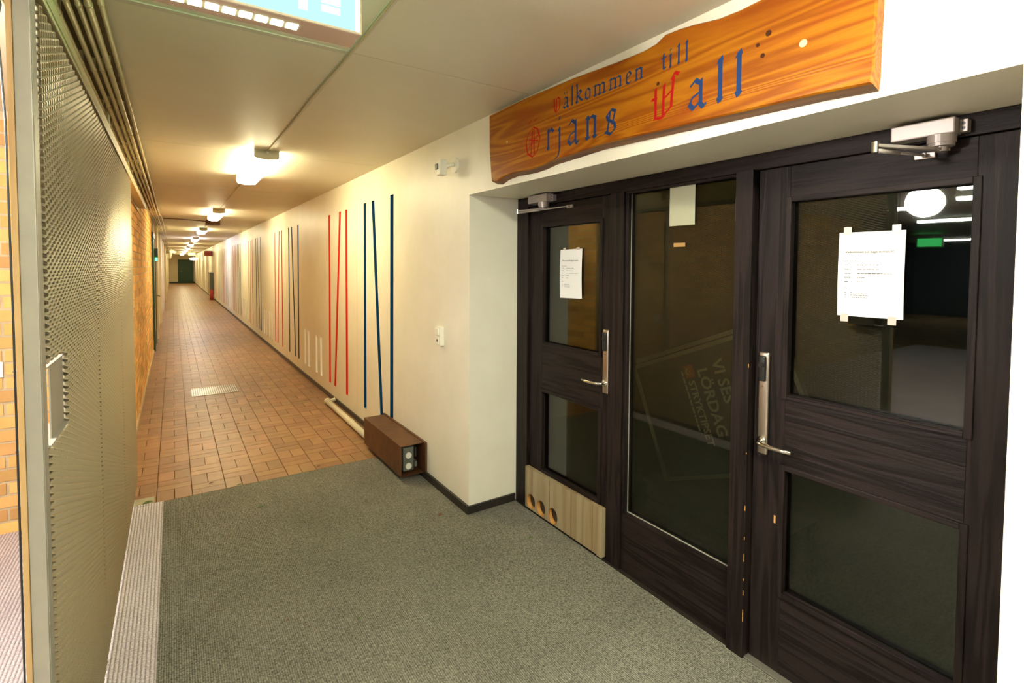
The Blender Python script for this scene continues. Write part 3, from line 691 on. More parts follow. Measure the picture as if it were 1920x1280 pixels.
# blackletter glyphs: unit box, x right 0..1, y up; strokes as polylines swept with a slanted nib
D = 0.06
def stem(x, y0, y1, foot=1, head=1):
    out = [[(x, y0+0.05), (x, y1-0.05)]]
    if foot: out.append([(x-0.09, y0+0.10), (x, y0), (x+0.13, y0+0.07)])
    if head: out.append([(x-0.13, y1-0.09), (x, y1), (x+0.05, y1-0.09)])
    return out
GL = {
 'l': stem(0.5, 0, 1), 'i': stem(0.5, 0, 0.72)+[[(0.42, 0.92), (0.58, 1.0)]],
 't': [[(0.5, 0.1), (0.5, 0.95)], [(0.5, 0.08), (0.62, 0), (0.85, 0.08)], [(0.2, 0.68), (0.85, 0.72)]],
 'n': stem(0.25, 0, 1)+stem(0.75, 0, 0.95, 1, 0)+[[(0.25, 0.82), (0.55, 0.98), (0.78, 0.86)]],
 'm': stem(0.15, 0, 1)+stem(0.5, 0, 0.92, 1, 0)+stem(0.85, 0, 0.92, 1, 0)+[[(0.15, 0.82), (0.35, 0.98), (0.5, 0.86)], [(0.5, 0.82), (0.7, 0.98), (0.86, 0.86)]],
 'e': [[(0.3, 0.85), (0.25, 0.2), (0.5, 0.02), (0.85, 0.16)], [(0.28, 0.85), (0.6, 1.0), (0.85, 0.75), (0.32, 0.5)]],
 'o': [[(0.5, 1.0), (0.18, 0.78), (0.18, 0.2), (0.5, 0.02)], [(0.5, 1.0), (0.84, 0.78), (0.84, 0.22), (0.5, 0.02)]],
 'k': [[(0.2, 0.03), (0.2, 0.97)], [(0.05, 0.9), (0.2, 1.0)], [(0.2, 0.42), (0.6, 0.62), (0.75, 0.48), (0.3, 0.34)], [(0.35, 0.34), (0.7, 0.12), (0.92, 0.06)], [(0.08, 0.1), (0.2, 0), (0.34, 0.06)]],
 'a': [[(0.2, 0.83), (0.45, 1.0), (0.72, 0.85)], [(0.74, 0.95), (0.74, 0.12)], [(0.74, 0.12), (0.86, 0.0), (1.0, 0.1)], [(0.74, 0.55), (0.3, 0.42), (0.15, 0.2), (0.36, 0.02), (0.72, 0.22)]],
 'ä': [[(0.2, 0.58), (0.45, 0.70), (0.72, 0.6)], [(0.74, 0.66), (0.74, 0.1)], [(0.74, 0.1), (0.86, 0.0), (1.0, 0.08)], [(0.74, 0.4), (0.3, 0.3), (0.15, 0.15), (0.36, 0.02), (0.72, 0.16)], [(0.25, 0.92), (0.36, 1.0)], [(0.62, 0.92), (0.73, 1.0)]],
 'r': stem(0.3, 0, 1)+[[(0.3, 0.78), (0.62, 1.0), (0.85, 0.84)]],
 'j': [[(0.6, 0.72), (0.6, 0.2), (0.45, 0.04), (0.1, 0.0)], [(0.42, 0.66), (0.6, 0.75)], [(0.5, 0.93), (0.64, 1.0)]],
 's': [[(0.85, 0.88), (0.55, 1.0), (0.2, 0.8), (0.3, 0.62), (0.75, 0.42), (0.82, 0.2), (0.5, 0.0), (0.12, 0.14)], [(0.45, 0.92), (0.25, 0.1)], [(0.8, 0.9), (0.62, 0.4)]],
 'V': [[(0.12, 0.86), (0.28, 1.0), (0.3, 0.2)], [(0.3, 0.2), (0.5, 0.0), (0.85, 0.2)], [(0.85, 0.2), (0.88, 0.85), (0.68, 1.0), (0.5, 0.86)], [(0.5, 0.9), (0.5, 0.12)], [(0.1, 0.5), (0.3, 0.56)]],
 'W': [[(0.14, 0.76), (0.14, 0.06)], [(0.0, 0.52), (0.16, 0.50)], [(0.10, 0.02), (0.40, 0.0), (0.5, 0.06)], [(0.46, 0.80), (0.42, 0.06)], [(0.80, 0.90), (0.72, 0.22)], [(0.72, 0.86), (0.84, 1.0), (0.98, 0.94)], [(0.45, 0.06), (0.76, 0.22)], [(0.45, 0.45), (0.74, 0.60)]],
 'Ö': [[(0.55, 0.80), (0.25, 0.68), (0.10, 0.42), (0.22, 0.12), (0.5, 0.0), (0.8, 0.14), (0.93, 0.45), (0.8, 0.70), (0.55, 0.80)], [(0.5, 0.74), (0.42, 0.08)], [(0.58, 0.74), (0.60, 0.08)], [(0.3, 0.48), (0.82, 0.40)], [(0.3, 0.28), (0.8, 0.55)], [(0.28, 0.93), (0.40, 0.98)], [(0.62, 0.95), (0.74, 1.0)]],
}
def letter(ch, yl, yr, zb, zt, m, nib):
    bm = bmesh.new(); w_, h_ = yl-yr, zt-zb; slope = 0.0
    nv = Vector((math.cos(math.radians(38)), math.sin(math.radians(38))))*nib/2
    kk = 0
    for pl in GL[ch]:
        for (xa, za), (xb_, zb_) in zip(pl, pl[1:]):
            A = Vector((xa*w_, za*h_)); B = Vector((xb_*w_, zb_*h_)); d = (B-A); L = d.length
            if L < 1e-6: continue
            d /= L; pn = Vector((-d.y, d.x))
            off = nv if abs(nv.dot(pn)) > nib*0.16 else pn*nib*0.2
            A = A-d*nib*0.12; B = B+d*nib*0.12
            kk += 1; xx = XB-0.0006-0.00003*kk
            q = [A-off, B-off, B+off, A+off]
            f0 = [bm.verts.new((xx, yl-p.x, zb+p.y)) for p in q]; f1 = [bm.verts.new((XB+0.0008, yl-p.x, zb+p.y)) for p in q]
            bm.faces.new(f0); bm.faces.new(f1[::-1])
            for i in range(4): bm.faces.new((f0[i], f0[(i+1) % 4], f1[(i+1) % 4], f1[i]))
    keep(mob('letter', bm, m), sg)
LET = [('V',1.908,1.842,2.326,2.392,'r',.008),('ä',1.829,1.785,2.328,2.400,'b',.009),('l',1.779,1.747,2.331,2.416,'b',.010),('k',1.740,1.690,2.330,2.416,'b',.010),('o',1.681,1.640,2.328,2.376,'b',.009),
('m',1.626,1.549,2.329,2.375,'b',.009),('m',1.535,1.458,2.329,2.373,'b',.009),('e',1.447,1.407,2.325,2.372,'b',.009),('n',1.397,1.349,2.327,2.370,'b',.010),
('t',1.272,1.240,2.328,2.385,'b',.010),('i',1.240,1.210,2.325,2.390,'b',.009),('l',1.204,1.175,2.326,2.394,'b',.009),('l',1.171,1.142,2.324,2.394,'b',.009),
('Ö',2.132,1.991,2.150,2.335,'r',.009),('r',1.955,1.887,2.164,2.258,'b',.015),('j',1.888,1.825,2.112,2.298,'b',.015),('a',1.800,1.716,2.152,2.262,'b',.016),('n',1.682,1.592,2.156,2.252,'b',.017),('s',1.560,1.481,2.148,2.248,'b',.014),
('W',1.307,1.186,2.152,2.300,'r',.015),('a',1.153,1.077,2.148,2.246,'b',.017),('l',1.053,0.995,2.150,2.290,'b',.020),('l',0.987,0.929,2.152,2.288,'b',.020)]
for ch, yl, yr, zb, zt, c, nb in LET: letter(ch, yl, yr, zb, zt, 'signred' if c == 'r' else 'signblue', nb)
for y, z, r, m in ((0.865, 2.31, 0.009, 'knot'), (0.898, 2.286, 0.006, 'knot'), (0.882, 2.249, 0.007, 'knot'), (1.28, 2.282, 0.007, 'knot'), (0.763, 2.243, 0.011, 'dot'), (2.292, 2.272, 0.006, 'dot')):
    bm = bmesh.new(); cyl(bm, (XB-0.0007, y, z), (XB+0.001, y, z), r, 18); keep(mob('plug' if m == 'dot' else 'knot', bm, m), sg)

# ------------------------------------------------------------------ wall devices
t = E('motion_sensor', (W, 2.99, 2.25), None, 'cream motion sensor on a bracket near the top of the right wall', 'sensor')
bm = bmesh.new(); cyl(bm, (W, 2.972, 2.262), (W-0.012, 2.972, 2.262), 0.048, 32); keep(mob('wall_plate', bm, 'plastic'), t)
bm = bmesh.new(); tube(bm, [(W-0.010, 2.975, 2.268), (W-0.04, 2.985, 2.262), (W-0.055, 3.0, 2.25)], 0.013, 12); keep(mob('bracket', bm, 'plastic', None, True), t)
bm = bmesh.new(); box(bm, (W-0.105, 2.985, 2.195), (W-0.055, 3.045, 2.298), 0.008); keep(mob('housing', bm, 'plastic'), t)
bm = bmesh.new(); box(bm, (W-0.112, 3.020, 2.235), (W-0.085, 3.052, 2.272), 0.003); keep(mob('lens', bm, 'greyp'), t)
bm = bmesh.new(); cyl(bm, (W-0.100, 3.053, 2.262), (W-0.100, 3.051, 2.262), 0.005, 12); keep(mob('led', bm, 'dark'), t)
t = E('light_switch', (W, 3.17, 1.1), None, 'cream surface mounted switch with socket on the right wall near the corner', 'switch')
bm = bmesh.new(); box(bm, (W-0.036, 3.135, 1.045), (W, 3.212, 1.178), 0.006); keep(mob('back_box', bm, 'plastic'), t)
bm = bmesh.new(); box(bm, (W-0.044, 3.147, 1.118), (W-0.035, 3.200, 1.166), 0.003); keep(mob('rocker', bm, 'plastic'), t)
bm = bmesh.new(); box(bm, (W-0.041, 3.147, 1.055), (W-0.035, 3.200, 1.108), 0.003); keep(mob('socket_face', bm, 'plastic'), t)
bm = bmesh.new(); cyl(bm, (W-0.0418, 3.166, 1.082), (W-0.0408, 3.166, 1.082), 0.010, 16); keep(mob('socket_hole', bm, 'greyp'), t)

# brown cover box with grey sockets
t = E('cable_box', (W, 3.9, 0.04), None, 'long brown steel cover box low on the right wall at the carpet edge', 'box')
y0, y1, x0, x1, z0, z1 = 3.45, 4.30, W-0.195, W-0.013, 0.045, 0.272
keep(bx('front_cover', (x0, y0, z0), (x0+0.003, y1, z1), 'rust'), t)
keep(bx('bottom_cover', (x0+0.003, y0, z0), (x1, y1, z0+0.003), 'rust'), t)
keep(bx('far_cover', (x0+0.003, y1-0.003, z0+0.003), (x1, y1, z1-0.003), 'rust'), t)
for i in range(3):
    ya = y0+i*(y1-y0)/3; yb = y0+(i+1)*(y1-y0)/3
    keep(bx('top_plate', (x0-0.002, ya+0.001, z1-0.0028), (x1, yb-0.001, z1+0.0015), 'rust'), t)
    for xs_ in (x0+0.012, x1-0.02):
        bm = bmesh.new(); cyl(bm, (xs_, ya+0.02, z1+0.001), (xs_, ya+0.02, z1+0.003), 0.003, 8); keep(mob('screw', bm, 'chrome'), t)
keep(bx('wall_plate', (x1-0.004, y0-0.03, z0+0.01), (x1+0.012, y1+0.02, z1+0.008), 'rust'), t)
so = keep(bx('socket_block', (x0+0.022, y0+0.012, z0+0.035), (x0+0.105, y0+0.12, z1-0.02), 'greyp', None, 0.004), t)
for zc in (z0+0.070, z0+0.150):
    bm = bmesh.new(); cyl(bm, (x0+0.062, y0+0.004, zc), (x0+0.062, y0+0.0125, zc), 0.023, 24); o = mob('socket_cap', bm, 'disc'); o.parent = so
keep(bx('side_bracket', (x0+0.115, y0+0.02, z0+0.05), (x0+0.135, y0+0.10, z0+0.09), 'greyp'), t)
keep(bx('side_bracket', (x0+0.115, y0+0.02, z1-0.10), (x0+0.130, y0+0.10, z1-0.03), 'dark'), t)
t = E('floor_pipe', (1.45, 5, 0), None, 'white painted pipe lying along the foot of the right wall', 'pipe')
bm = bmesh.new(); tube(bm, [(1.462, 4.31, 0.035), (1.466, 5.0, 0.035), (1.468, 5.9, 0.035)], 0.030, 16); keep(mob('pipe', bm, 'whitep', None, True), t)
bm = bmesh.new(); cyl(bm, (1.466, 4.97, 0.035), (1.466, 5.03, 0.035), 0.0325, 20); keep(mob('coupling', bm, 'whitep'), t)
bm = bmesh.new(); cyl(bm, (1.468, 5.88, 0.035), (1.468, 5.93, 0.035), 0.034, 20); tube(bm, [(1.468, 5.915, 0.035), (1.52, 5.93, 0.035), (1.56, 5.93, 0.04)], 0.02, 12); keep(mob('elbow', bm, 'whitep'), t)

# floor drain
t = E('floor_drain', (0.42, 7.3, 0), None, 'slotted steel drain grate set in the tiled floor', 'drain')
keep(bx('drain_pit', (0.155, 7.10, -0.010), (0.675, 7.56, 0.0012), 'dark'), t)
for i in range(22):
    xx = 0.165+i*0.0232; keep(bx('bar', (xx, 7.11, 0.0012), (xx+0.012, 7.55, 0.005), 'steel'), t)
keep(bx('rim', (0.152, 7.095, 0.0), (0.678, 7.11, 0.0055), 'steel'), t); keep(bx('rim', (0.152, 7.55, 0.0), (0.678, 7.565, 0.0055), 'steel'), t)

# ------------------------------------------------------------------ litter
def leafp(x, y, sz, rot, m, label, nm='fallen_leaf', cat='leaf', z=0.0066):
    bm = bmesh.new(); vs = []; n_ = 7; L = []; R = []; C = []
    for i in range(n_):
        u = i/(n_-1); wd = 0.32*math.sin(math.pi*min(1, u*0.95+0.03))*sz
        h = z+0.0008+sz*0.10*math.sin(u*2.7)
        L.append(bm.verts.new((u*sz, wd, h+sz*0.06))); C.append(bm.verts.new((u*sz, 0, h))); R.append(bm.verts.new((u*sz, -wd, h+sz*0.04)))
    for i in range(n_-1):
        bm.faces.new((L[i], L[i+1], C[i+1], C[i])); bm.faces.new((C[i], C[i+1], R[i+1], R[i]))
    bmesh.ops.rotate(bm, verts=bm.verts, matrix=Matrix.Rotation(rot, 3, 'Z')); bmesh.ops.translate(bm, verts=bm.verts, vec=(x, y, 0))
    o = mob(nm, bm, m); tag(o, label, cat, 'scattered leaf scraps on the floor')
leafp(0.44, 3.59, 0.045, 0.3, 'leafg', 'green leaf scrap on the grey carpet a step from the tile edge')
leafp(0.245, 3.28, 0.018, 1.0, 'leafb', 'tiny dark crumb on the grey carpet before the green leaf scrap')
leafp(1.39, 2.85, 0.040, 0.5, 'leafb', 'curled brown leaf on the carpet beside the black baseboard corner')
leafp(1.72, 2.33, 0.028, 0.2, 'leafg', 'green leaf bit on the carpet below the holed kick board')
leafp(0.40, 2.36, 0.016, 0.9, 'leafb', 'tiny brown crumb in the middle of the grey carpet')
leafp(0.68, 2.197, 0.020, 2.0, 'leafg', 'pale green crumb on the grey carpet between gate and doors')
leafp(-0.20, 4.05, 0.06, 0.25, 'leafg', 'green leaf at the end of the pale carpet strip', z=0.004)
leafp(0.36, 4.045, 0.035, 0.1, 'leafg', 'flat green leaf lying on the seam of carpet and tile', z=0.004)
leafp(0.49, 5.63, 0.05, 0.4, 'leafb', 'dark leaf on the tiles between carpet and drain', z=0.001)
leafp(0.19, 4.19, 0.035, 0.2, 'leafb', 'small dark leaf on the tiles just past the carpet', z=0.001)
leafp(0.82, 6.67, 0.06, 0.2, 'leafb', 'brown leaf on the tiles beyond the drain end', z=0.001)
leafp(-0.152, 8.42, 0.06, 0.0, 'leafb', 'dark leaf on the tiles by the brick wall behind the drain', z=0.001)
leafp(0.93, 4.09, 0.03, 0.3, 'leafb', 'dark leaf crumb on the tiles touching the carpet edge at mid width', z=0.001)

# ------------------------------------------------------------------ mesh gate
gt = E('mesh_gate', (-0.265, 1.5, 0.0), None, 'sliding security gate of expanded metal in a grey steel frame', 'gate')
XG = -0.25
def K(name, a, b, m, bev=0.0): return keep(bx(name, a, b, m, None, bev), gt)
K('stile', (-0.275, 1.462, 0.02), (-0.2470, 1.492, 2.2165), 'gate', 0.0015)
K('edge_strip', (-0.2850, 1.458, 0.02), (-0.2755, 1.500, 2.2165), 'batten_wood')
K('stile_lip', (-0.2468, 1.468, 0.02), (-0.2458, 1.510, 2.2165), 'gate')
K('top_rail', (-0.292, 1.492, 2.176), (-0.262, 4.43, 2.215), 'gate')
K('bottom_rail', (-0.292, 1.492, 0.009), (-0.262, 4.43, 0.05), 'gate')
for yy in (2.43, 3.42, 4.41): K('upright', (-0.292, yy-0.012, 0.05), (-0.264, yy+0.012, 2.176), 'gate')
K('foot', (-0.268, 4.40, 0.0), (-0.252, 4.43, 0.045), 'greendoor')
def expanded(y0, y1, z0, z1, cut=None):
    LW, SW = 0.050, 0.0178; hw = LW/2; bond = 0.010
    rows_ = int((z1-z0)/(SW/2)); cols = int((y1-y0)/hw)
    wv = np.array([0.0078, 0.0, -0.0028]); tv = np.array([0.0006, 0.0, 0.0009])
    Vs = []; Fs = []; base = 0
    i = np.arange(cols+1)
    for r in range(rows_):
        zc = z0+SW/4+r*SW/2; sgn = np.where((i+r) % 2 == 0, 1, -1)
        yy = y0+i*hw; zz = zc+sgn*SW/4*0.92; xo = XG+sgn*0.0015
        P_ = np.stack([np.concatenate([xo[:, None]]*2, 1).ravel(), np.stack([yy-bond/2, yy+bond/2], 1).ravel(), np.repeat(zz, 2)], 1)
        segs = [(0, len(P_))]
        if cut is not None and cut[2] < zc < cut[3]:
            s = int(np.searchsorted(P_[:, 1], cut[1])); segs = [(s, len(P_))]
        for a, b in segs:
            Q = P_[a:b]; m_ = len(Q)
            if m_ < 2: continue
            ring_ = np.stack([Q-wv-tv, Q+wv-tv, Q+wv+tv, Q-wv+tv], 1).reshape(-1, 3)
            Vs.append(ring_); k_ = np.arange(m_-1)*4+base
            for c in range(4):
                d = (c+1) % 4; Fs.append(np.stack([k_+c, k_+d, k_+4+d, k_+4+c], 1))
            base += m_*4
    V_ = np.concatenate(Vs); F_ = np.concatenate(Fs)
    me = bpy.data.meshes.new('mesh_sheet'); me.vertices.add(len(V_)); me.vertices.foreach_set('co', V_.astype(np.float32).ravel())
    me.loops.add(F_.size); me.loops.foreach_set('vertex_index', F_.astype(np.int32).ravel())
    me.polygons.add(len(F_)); me.polygons.foreach_set('loop_start', np.arange(0, F_.size, 4, dtype=np.int32)); me.polygons.foreach_set('loop_total', np.full(len(F_), 4, dtype=np.int32))
    me.update(calc_edges=True); me.materials.append(MT['mesh'])
    o = bpy.data.objects.new('mesh_sheet', me); link(o); keep(o, gt); o['kind'] = 'stuff'
expanded(1.522, 2.424, 0.05, 2.19, (1.5, 1.735, 1.175, 1.372))
expanded(2.438, 3.414, 0.055, 2.19)
expanded(3.427, 4.42, 0.05, 2.19)
# pull handle let into the mesh
hd = keep(bx('pull_plate', (-0.252, 1.568, 1.188), (-0.249, 1.728, 1.362), 'gate'), gt)
for a, b, nm in (((-0.30, 1.50, 1.362), (-0.246, 1.728, 1.3645), 'flange'), ((-0.30, 1.50, 1.184), (-0.240, 1.728, 1.187), 'flange')):
    o = bx(nm, a, b, 'gate'); o.parent = hd
# hanging cable by the stile
bm = bmesh.new(); tube(bm, [(-0.330, 1.47, 2.30), (-0.300, 1.45, 2.19), (-0.2895, 1.45, 2.135), (-0.297, 1.45, 2.09), (-0.293, 1.45, 2.03), (-0.2885, 1.452, 1.9), (-0.2880, 1.46, 1.5), (-0.2885, 1.46, 0.9), (-0.289, 1.46, 0.03)], 0.0021, 8)
tag(mob('cable', bm, 'cable', None, True), 'thin black cable hanging down beside the wooden edge of the gate', 'cable')
# track above the gate
t = E('gate_track', (-0.27, 3.6, 2.2), None, 'painted steel overhead track that the mesh gate hangs from', 'track')
keep(bx('beam', (-0.318, 0.2, 2.232), (-0.246, 7.0, 2.236), 'track'), t)
keep(bx('beam_face', (-0.249, 0.2, 2.218), (-0.246, 7.0, 2.270), 'track'), t)
keep(bx('beam_back_blocker', (-0.321, 0.2, 2.20), (-0.318, 7.0, HC-0.0065), 'track'), t)  # back raised to the ceiling, out of view, to block side-room light
keep(bx('inner_web', (-0.318, 0.2, 2.27), (-0.249, 7.0, 2.274), 'track'), t)
for yy in (0.5, 2.0, 3.5, 5.0, 6.6): keep(bx('hanger', (-0.2925, yy, 2.274), (-0.2815, yy+0.04, HC-0.0065), 'track'), t)
# conduits
cs = [(-0.303, 2.430, 0.0085), (-0.270, 2.430, 0.0092), (-0.2395, 2.431, 0.0085), (-0.213, 2.431, 0.0105), (-0.180, 2.436, 0.0078)]
names = ['innermost painted conduit above the gate track', 'second painted conduit counted from the gate track', 'middle one of five conduits along the ceiling edge', 'thick conduit next to the outermost of the five', 'outermost thin conduit of five along the ceiling edge']
for (x, z, r), lb in zip(cs, names):
    t = E('conduit', (x, 5, z), None, lb, 'conduit', 'conduits along the ceiling edge')
    bm = bmesh.new(); tube(bm, [(x, 0.1, z), (x, 5.0, z+0.001), (x, 10.2, z), (x+0.02 if x > -0.2 else x, 10.6, z+0.012), (x+0.02 if x > -0.2 else x, 33, z+0.012)], r, 12); keep(mob('pipe', bm, 'conduit', None, True), t)
    for q in range(16):
        yy = 0.9+q*0.62+random.uniform(-0.08, 0.08); bm = bmesh.new(); cyl(bm, (x, yy, z), (x, yy+0.012, z), r+0.002, 14); box(bm, (x-0.006, yy, z), (x+0.006, yy+0.016, HC-0.0065)); keep(mob('clip', bm, 'conduit'), t)
t = E('cable_tray', (-0.25, 5, 2.47), None, 'shallow brown tray darkened with painted shade, fixed to the ceiling behind the five conduits', 'tray')
keep(bx('tray_base', (-0.315, 0.1, HC-0.006), (-0.186, 10.0, HC-0.0005), 'trayshade'), t)

# ------------------------------------------------------------------ corridor lamps
def lamp():
    t = E('ceiling_lamp', (0.62, 0, HC), None, 'x', 'lamp', 'row of ceiling lamps along the corridor')
    bm = bmesh.new(); box(bm, (0.545, 0.0, HC-0.024), (0.695, 1.30, HC-0.0005), 0.003); keep(mob('housing', bm, 'lampbody'), t)
    bm = bmesh.new()
    sec = [(0.535, HC-0.016), (0.528, HC-0.06), (0.545, HC-0.088), (0.60, HC-0.096), (0.64, HC-0.096), (0.695, HC-0.088), (0.712, HC-0.06), (0.705, HC-0.016)]
    A = [bm.verts.new((x, 0.022, z)) for x, z in sec]; B = [bm.verts.new((x, 1.278, z)) for x, z in sec]
    for i in range(len(sec)-1): bm.faces.new((A[i], A[i+1], B[i+1], B[i]))
    bm.faces.new(A); bm.faces.new(B[::-1]); bm.faces.new((A[0], B[0], B[-1], A[-1]))
    keep(mob('diffuser', bm, 'diffuser'), t)
    sec2 = [(0.531, HC-0.001), (0.531, HC-0.055), (0.542, HC-0.066), (0.60, HC-0.074), (0.64, HC-0.074), (0.698, HC-0.066), (0.709, HC-0.055), (0.709, HC-0.001)]
    for ya, yb in ((0.0, 0.021), (1.279, 1.30)):
        bm = bmesh.new(); A = [bm.verts.new((x, ya, z)) for x, z in sec2]; B = [bm.verts.new((x, yb, z)) for x, z in sec2]
        for i in range(len(sec2)): j = (i+1) % len(sec2); bm.faces.new((A[i], A[j], B[j], B[i]))
        bm.faces.new(A); bm.faces.new(B[::-1]); ec = keep(mob('end_cap', bm, 'lampbody'), t)
    bm = bmesh.new(); bmesh.ops.create_uvsphere(bm, u_segments=12, v_segments=8, radius=0.011); bmesh.ops.translate(bm, verts=bm.verts, vec=(0.622, -0.010, HC-0.018)); keep(mob('cable_gland', bm, 'cream', None, True), t)
    return t
ly = [4.26+4.87*i for i in range(9)]+[48.1, -0.95, -2.6]  # last two are unseen lamps added to brighten the near area
lab = ['nearest ceiling lamp over the drain end of the corridor', 'second ceiling lamp along the corridor', 'third ceiling lamp, just past the brown ceiling box', 'fourth ceiling lamp with the cool white glow', 'fifth ceiling lamp down the corridor', 'sixth ceiling lamp down the corridor', 'seventh ceiling lamp down the corridor', 'eighth ceiling lamp down the corridor', 'ninth ceiling lamp down the corridor', 'last ceiling lamp before the green door', 'added ceiling lamp over the carpet behind the viewer', 'added unseen ceiling lamp over the carpet by the back wall']
l0 = lamp()
for i, y in enumerate(ly):
    o = l0 if i == 0 else copy_tree(l0)
    o.location.y = y; o['label'] = lab[i]
    if i == 3 or i > 9:
        for c in o.children:
            if c.name.startswith('diffuser'): c.data = c.data.copy(); c.data.materials[0] = MT['diffuser_cool' if i == 3 else 'diffuser_added']
for i, (ya, yb) in enumerate(zip([0.2]+[v+1.31 for v in ly[:3]], [v-0.02 for v in ly[:4]])):
    bm = bmesh.new(); n_ = 9; tube(bm, [(0.628+0.004*math.sin(q*1.9), ya+(yb-ya)*q/n_, HC-0.0085) for q in range(n_+1)], 0.0038, 8)
    tag(mob('lamp_cable', bm, 'conduit', None, True), ['thin cable clipped to the ceiling before the nearest lamp', 'thin cable between the nearest and second lamp', 'thin cable between the second and third lamp', 'thin cable between the third and fourth lamp'][i], 'cable', 'cables between the ceiling lamps')
t = E('junction_box', (0.66, 11.6, HC), None, 'brown box on the ceiling between the second and third lamp', 'box')
keep(bx('housing', (0.56, 11.5, HC-0.075), (0.80, 11.8, HC-0.0005), 'rust'), t); keep(bx('lid', (0.555, 11.495, HC-0.083), (0.805, 11.805, HC-0.0755), 'rust'), t)
bm = bmesh.new(); tube(bm, [(-0.140, 11.45, HC-0.012), (0.1, 11.46, HC-0.010), (0.558, 11.6, HC-0.02)], 0.008, 8); tag(mob('cross_cable', bm, 'rust', None, True), 'dark cable crossing the ceiling from the conduits to the brown box', 'cable')

# ------------------------------------------------------------------ hanging exit sign
t = E('exit_sign', (0.2, 1.48, 2.25), None, 'lit emergency exit sign box hanging from the ceiling near the gate', 'sign')
sx0, sx1, sy0, sy1, sz0, sz1 = -0.16, 0.458, 1.43, 1.535, 2.250, 2.470
keep(bx('housing', (sx0, sy0+0.004, sz0+0.006), (sx1, sy1, sz1), 'signbody'), t)
def ringf(a0, a1, c0_, c1_, w_, yy, d, m, nm):
    for a, b in (((a0, c0_), (a0+w_, c1_)), ((a1-w_, c0_), (a1, c1_)), ((a0+w_, c0_), (a1-w_, c0_+w_)), ((a0+w_, c1_-w_), (a1-w_, c1_))):
        keep(bx(nm, (a[0], yy-d, a[1]), (b[0], yy, b[1]), m), t)
ringf(sx0, sx1, sz0, sz1, 0.0055, sy0+0.004, 0.006, 'signbody', 'front_frame')
keep(bx('lit_face', (sx0+0.0056, sy0+0.0, sz0+0.0056), (sx1-0.0056, sy0+0.0035, sz1-0.0056), 'signblue_l'), t)
keep(bx('lit_margin', (sx1-0.017, sy0-0.001, sz0+0.0056), (sx1-0.0056, sy0-0.0002, sz1-0.0056), 'signwhite_l'), t)
for a, b in (((0.290, 2.278), (0.312, 2.40)), ((0.348, 2.288), (0.398, 2.305)), ((0.349, 2.311), (0.399, 2.345)), ((0.05, 2.29), (0.20, 2.32)), ((0.10, 2.32), (0.15, 2.42))):
    keep(bx('pictogram', (a[0], sy0-0.0012, a[1]), (b[0], sy0-0.0003, b[1]), 'signwhite_l'), t)
keep(bx('bottom_grille', (sx0+0.004, sy0+0.006, sz0+0.001), (sx1-0.002, sy1-0.002, sz0+0.0058), 'signbottom'), t)
for i in range(11):
    xx = 0.268-i*0.0378
    keep(bx('light_slot', (xx, 1.468, sz0-0.0004), (xx+0.029, 1.500, sz0+0.0009), 'slot_l'), t)
keep(bx('added_glow_back', (sx0+0.01, sy1+0.0002, sz0+0.01), (sx1-0.01, sy1+0.003, sz1-0.01), 'addedglow'), t)  # unseen glowing back, added to tint the ceiling green
keep(bx('mount', (0.05, 1.46, sz1), (0.25, 1.51, HC-0.0005), 'signbody'), t)

# ------------------------------------------------------------------ far things
d3 = E('door_3', (0.9, YF, 0), 'structure')
keep(bx('leaf', (0.40, YF-0.05, 0.02), (1.42, YF-0.01, 2.0), 'greendoor'), d3)
for a, b in (((0.33, 0), (0.40, 2.07)), ((1.42, 0), (1.49, 2.07)), ((0.33, 2.0), (1.49, 2.07))): keep(bx('door_frame', (a[0], YF-0.07, a[1]), (b[0], YF-0.001, b[1]), 'greendoor'), d3)
bm = bmesh.new(); tube(bm, [(0.5, YF-0.05, 1.02), (0.5, YF-0.11, 1.02), (0.64, YF-0.11, 1.02)], 0.012, 8); keep(mob('handle', bm, 'chrome'), d3)
t = E('exit_sign', (1.02, 38, 2.2), None, 'small pale green exit sign far down the corridor', 'sign')
keep(bx('housing', (0.80, 38.0, 2.20), (1.22, 38.06, 2.40), 'signbody'), t); keep(bx('lit_face', (0.82, 37.99, 2.215), (1.20, 37.999, 2.385), 'greenpale_l'), t); keep(bx('mount', (1.0, 38.01, 2.40), (1.04, 38.05, HC), 'signbody'), t)
bm = bmesh.new(); bmesh.ops.create_uvsphere(bm, u_segments=20, v_segments=12, radius=0.22); bmesh.ops.scale(bm, verts=bm.verts, vec=(1.1, 1.1, 0.4)); bmesh.ops.translate(bm, verts=bm.verts, vec=(1.12, 38.4, 1.99))
t = E('oval_lamp', (1.12, 38.4, 2.0), None, 'oval white pendant lamp under the far exit sign', 'lamp'); keep(mob('shade', bm, emis('lit_oval', (1.0, 0.92, 0.7), 5.0), None, True), t); keep(bx('hanger', (1.11, 38.39, 2.07), (1.13, 38.41, HC), 'lampbody'), t)
t = E('hose_cabinet', (W, 27.6, 0.3), None, 'grey fire hose cabinet with red items on the far right wall', 'cabinet')
keep(bx('body', (W-0.16, 26.9, 0.25), (W-0.001, 28.5, 1.25), 'greyp'), t); keep(bx('door', (W-0.172, 26.95, 0.30), (W-0.1605, 28.45, 1.20), 'greydoor'), t)
bm = bmesh.new(); cyl(bm, (W-0.12, 26.6, 0.0), (W-0.12, 26.6, 0.42), 0.075, 16); cyl(bm, (W-0.12, 26.6, 0.42), (W-0.12, 26.6, 0.50), 0.075, 16, 0.02); tag(mob('fire_extinguisher', bm, 'extred', None, True), 'red extinguisher standing before the far hose cabinet', 'extinguisher')
t = E('wall_sign', (W, 28, 2.1), None, 'small red fire sign sticking out high on the far right wall', 'sign')
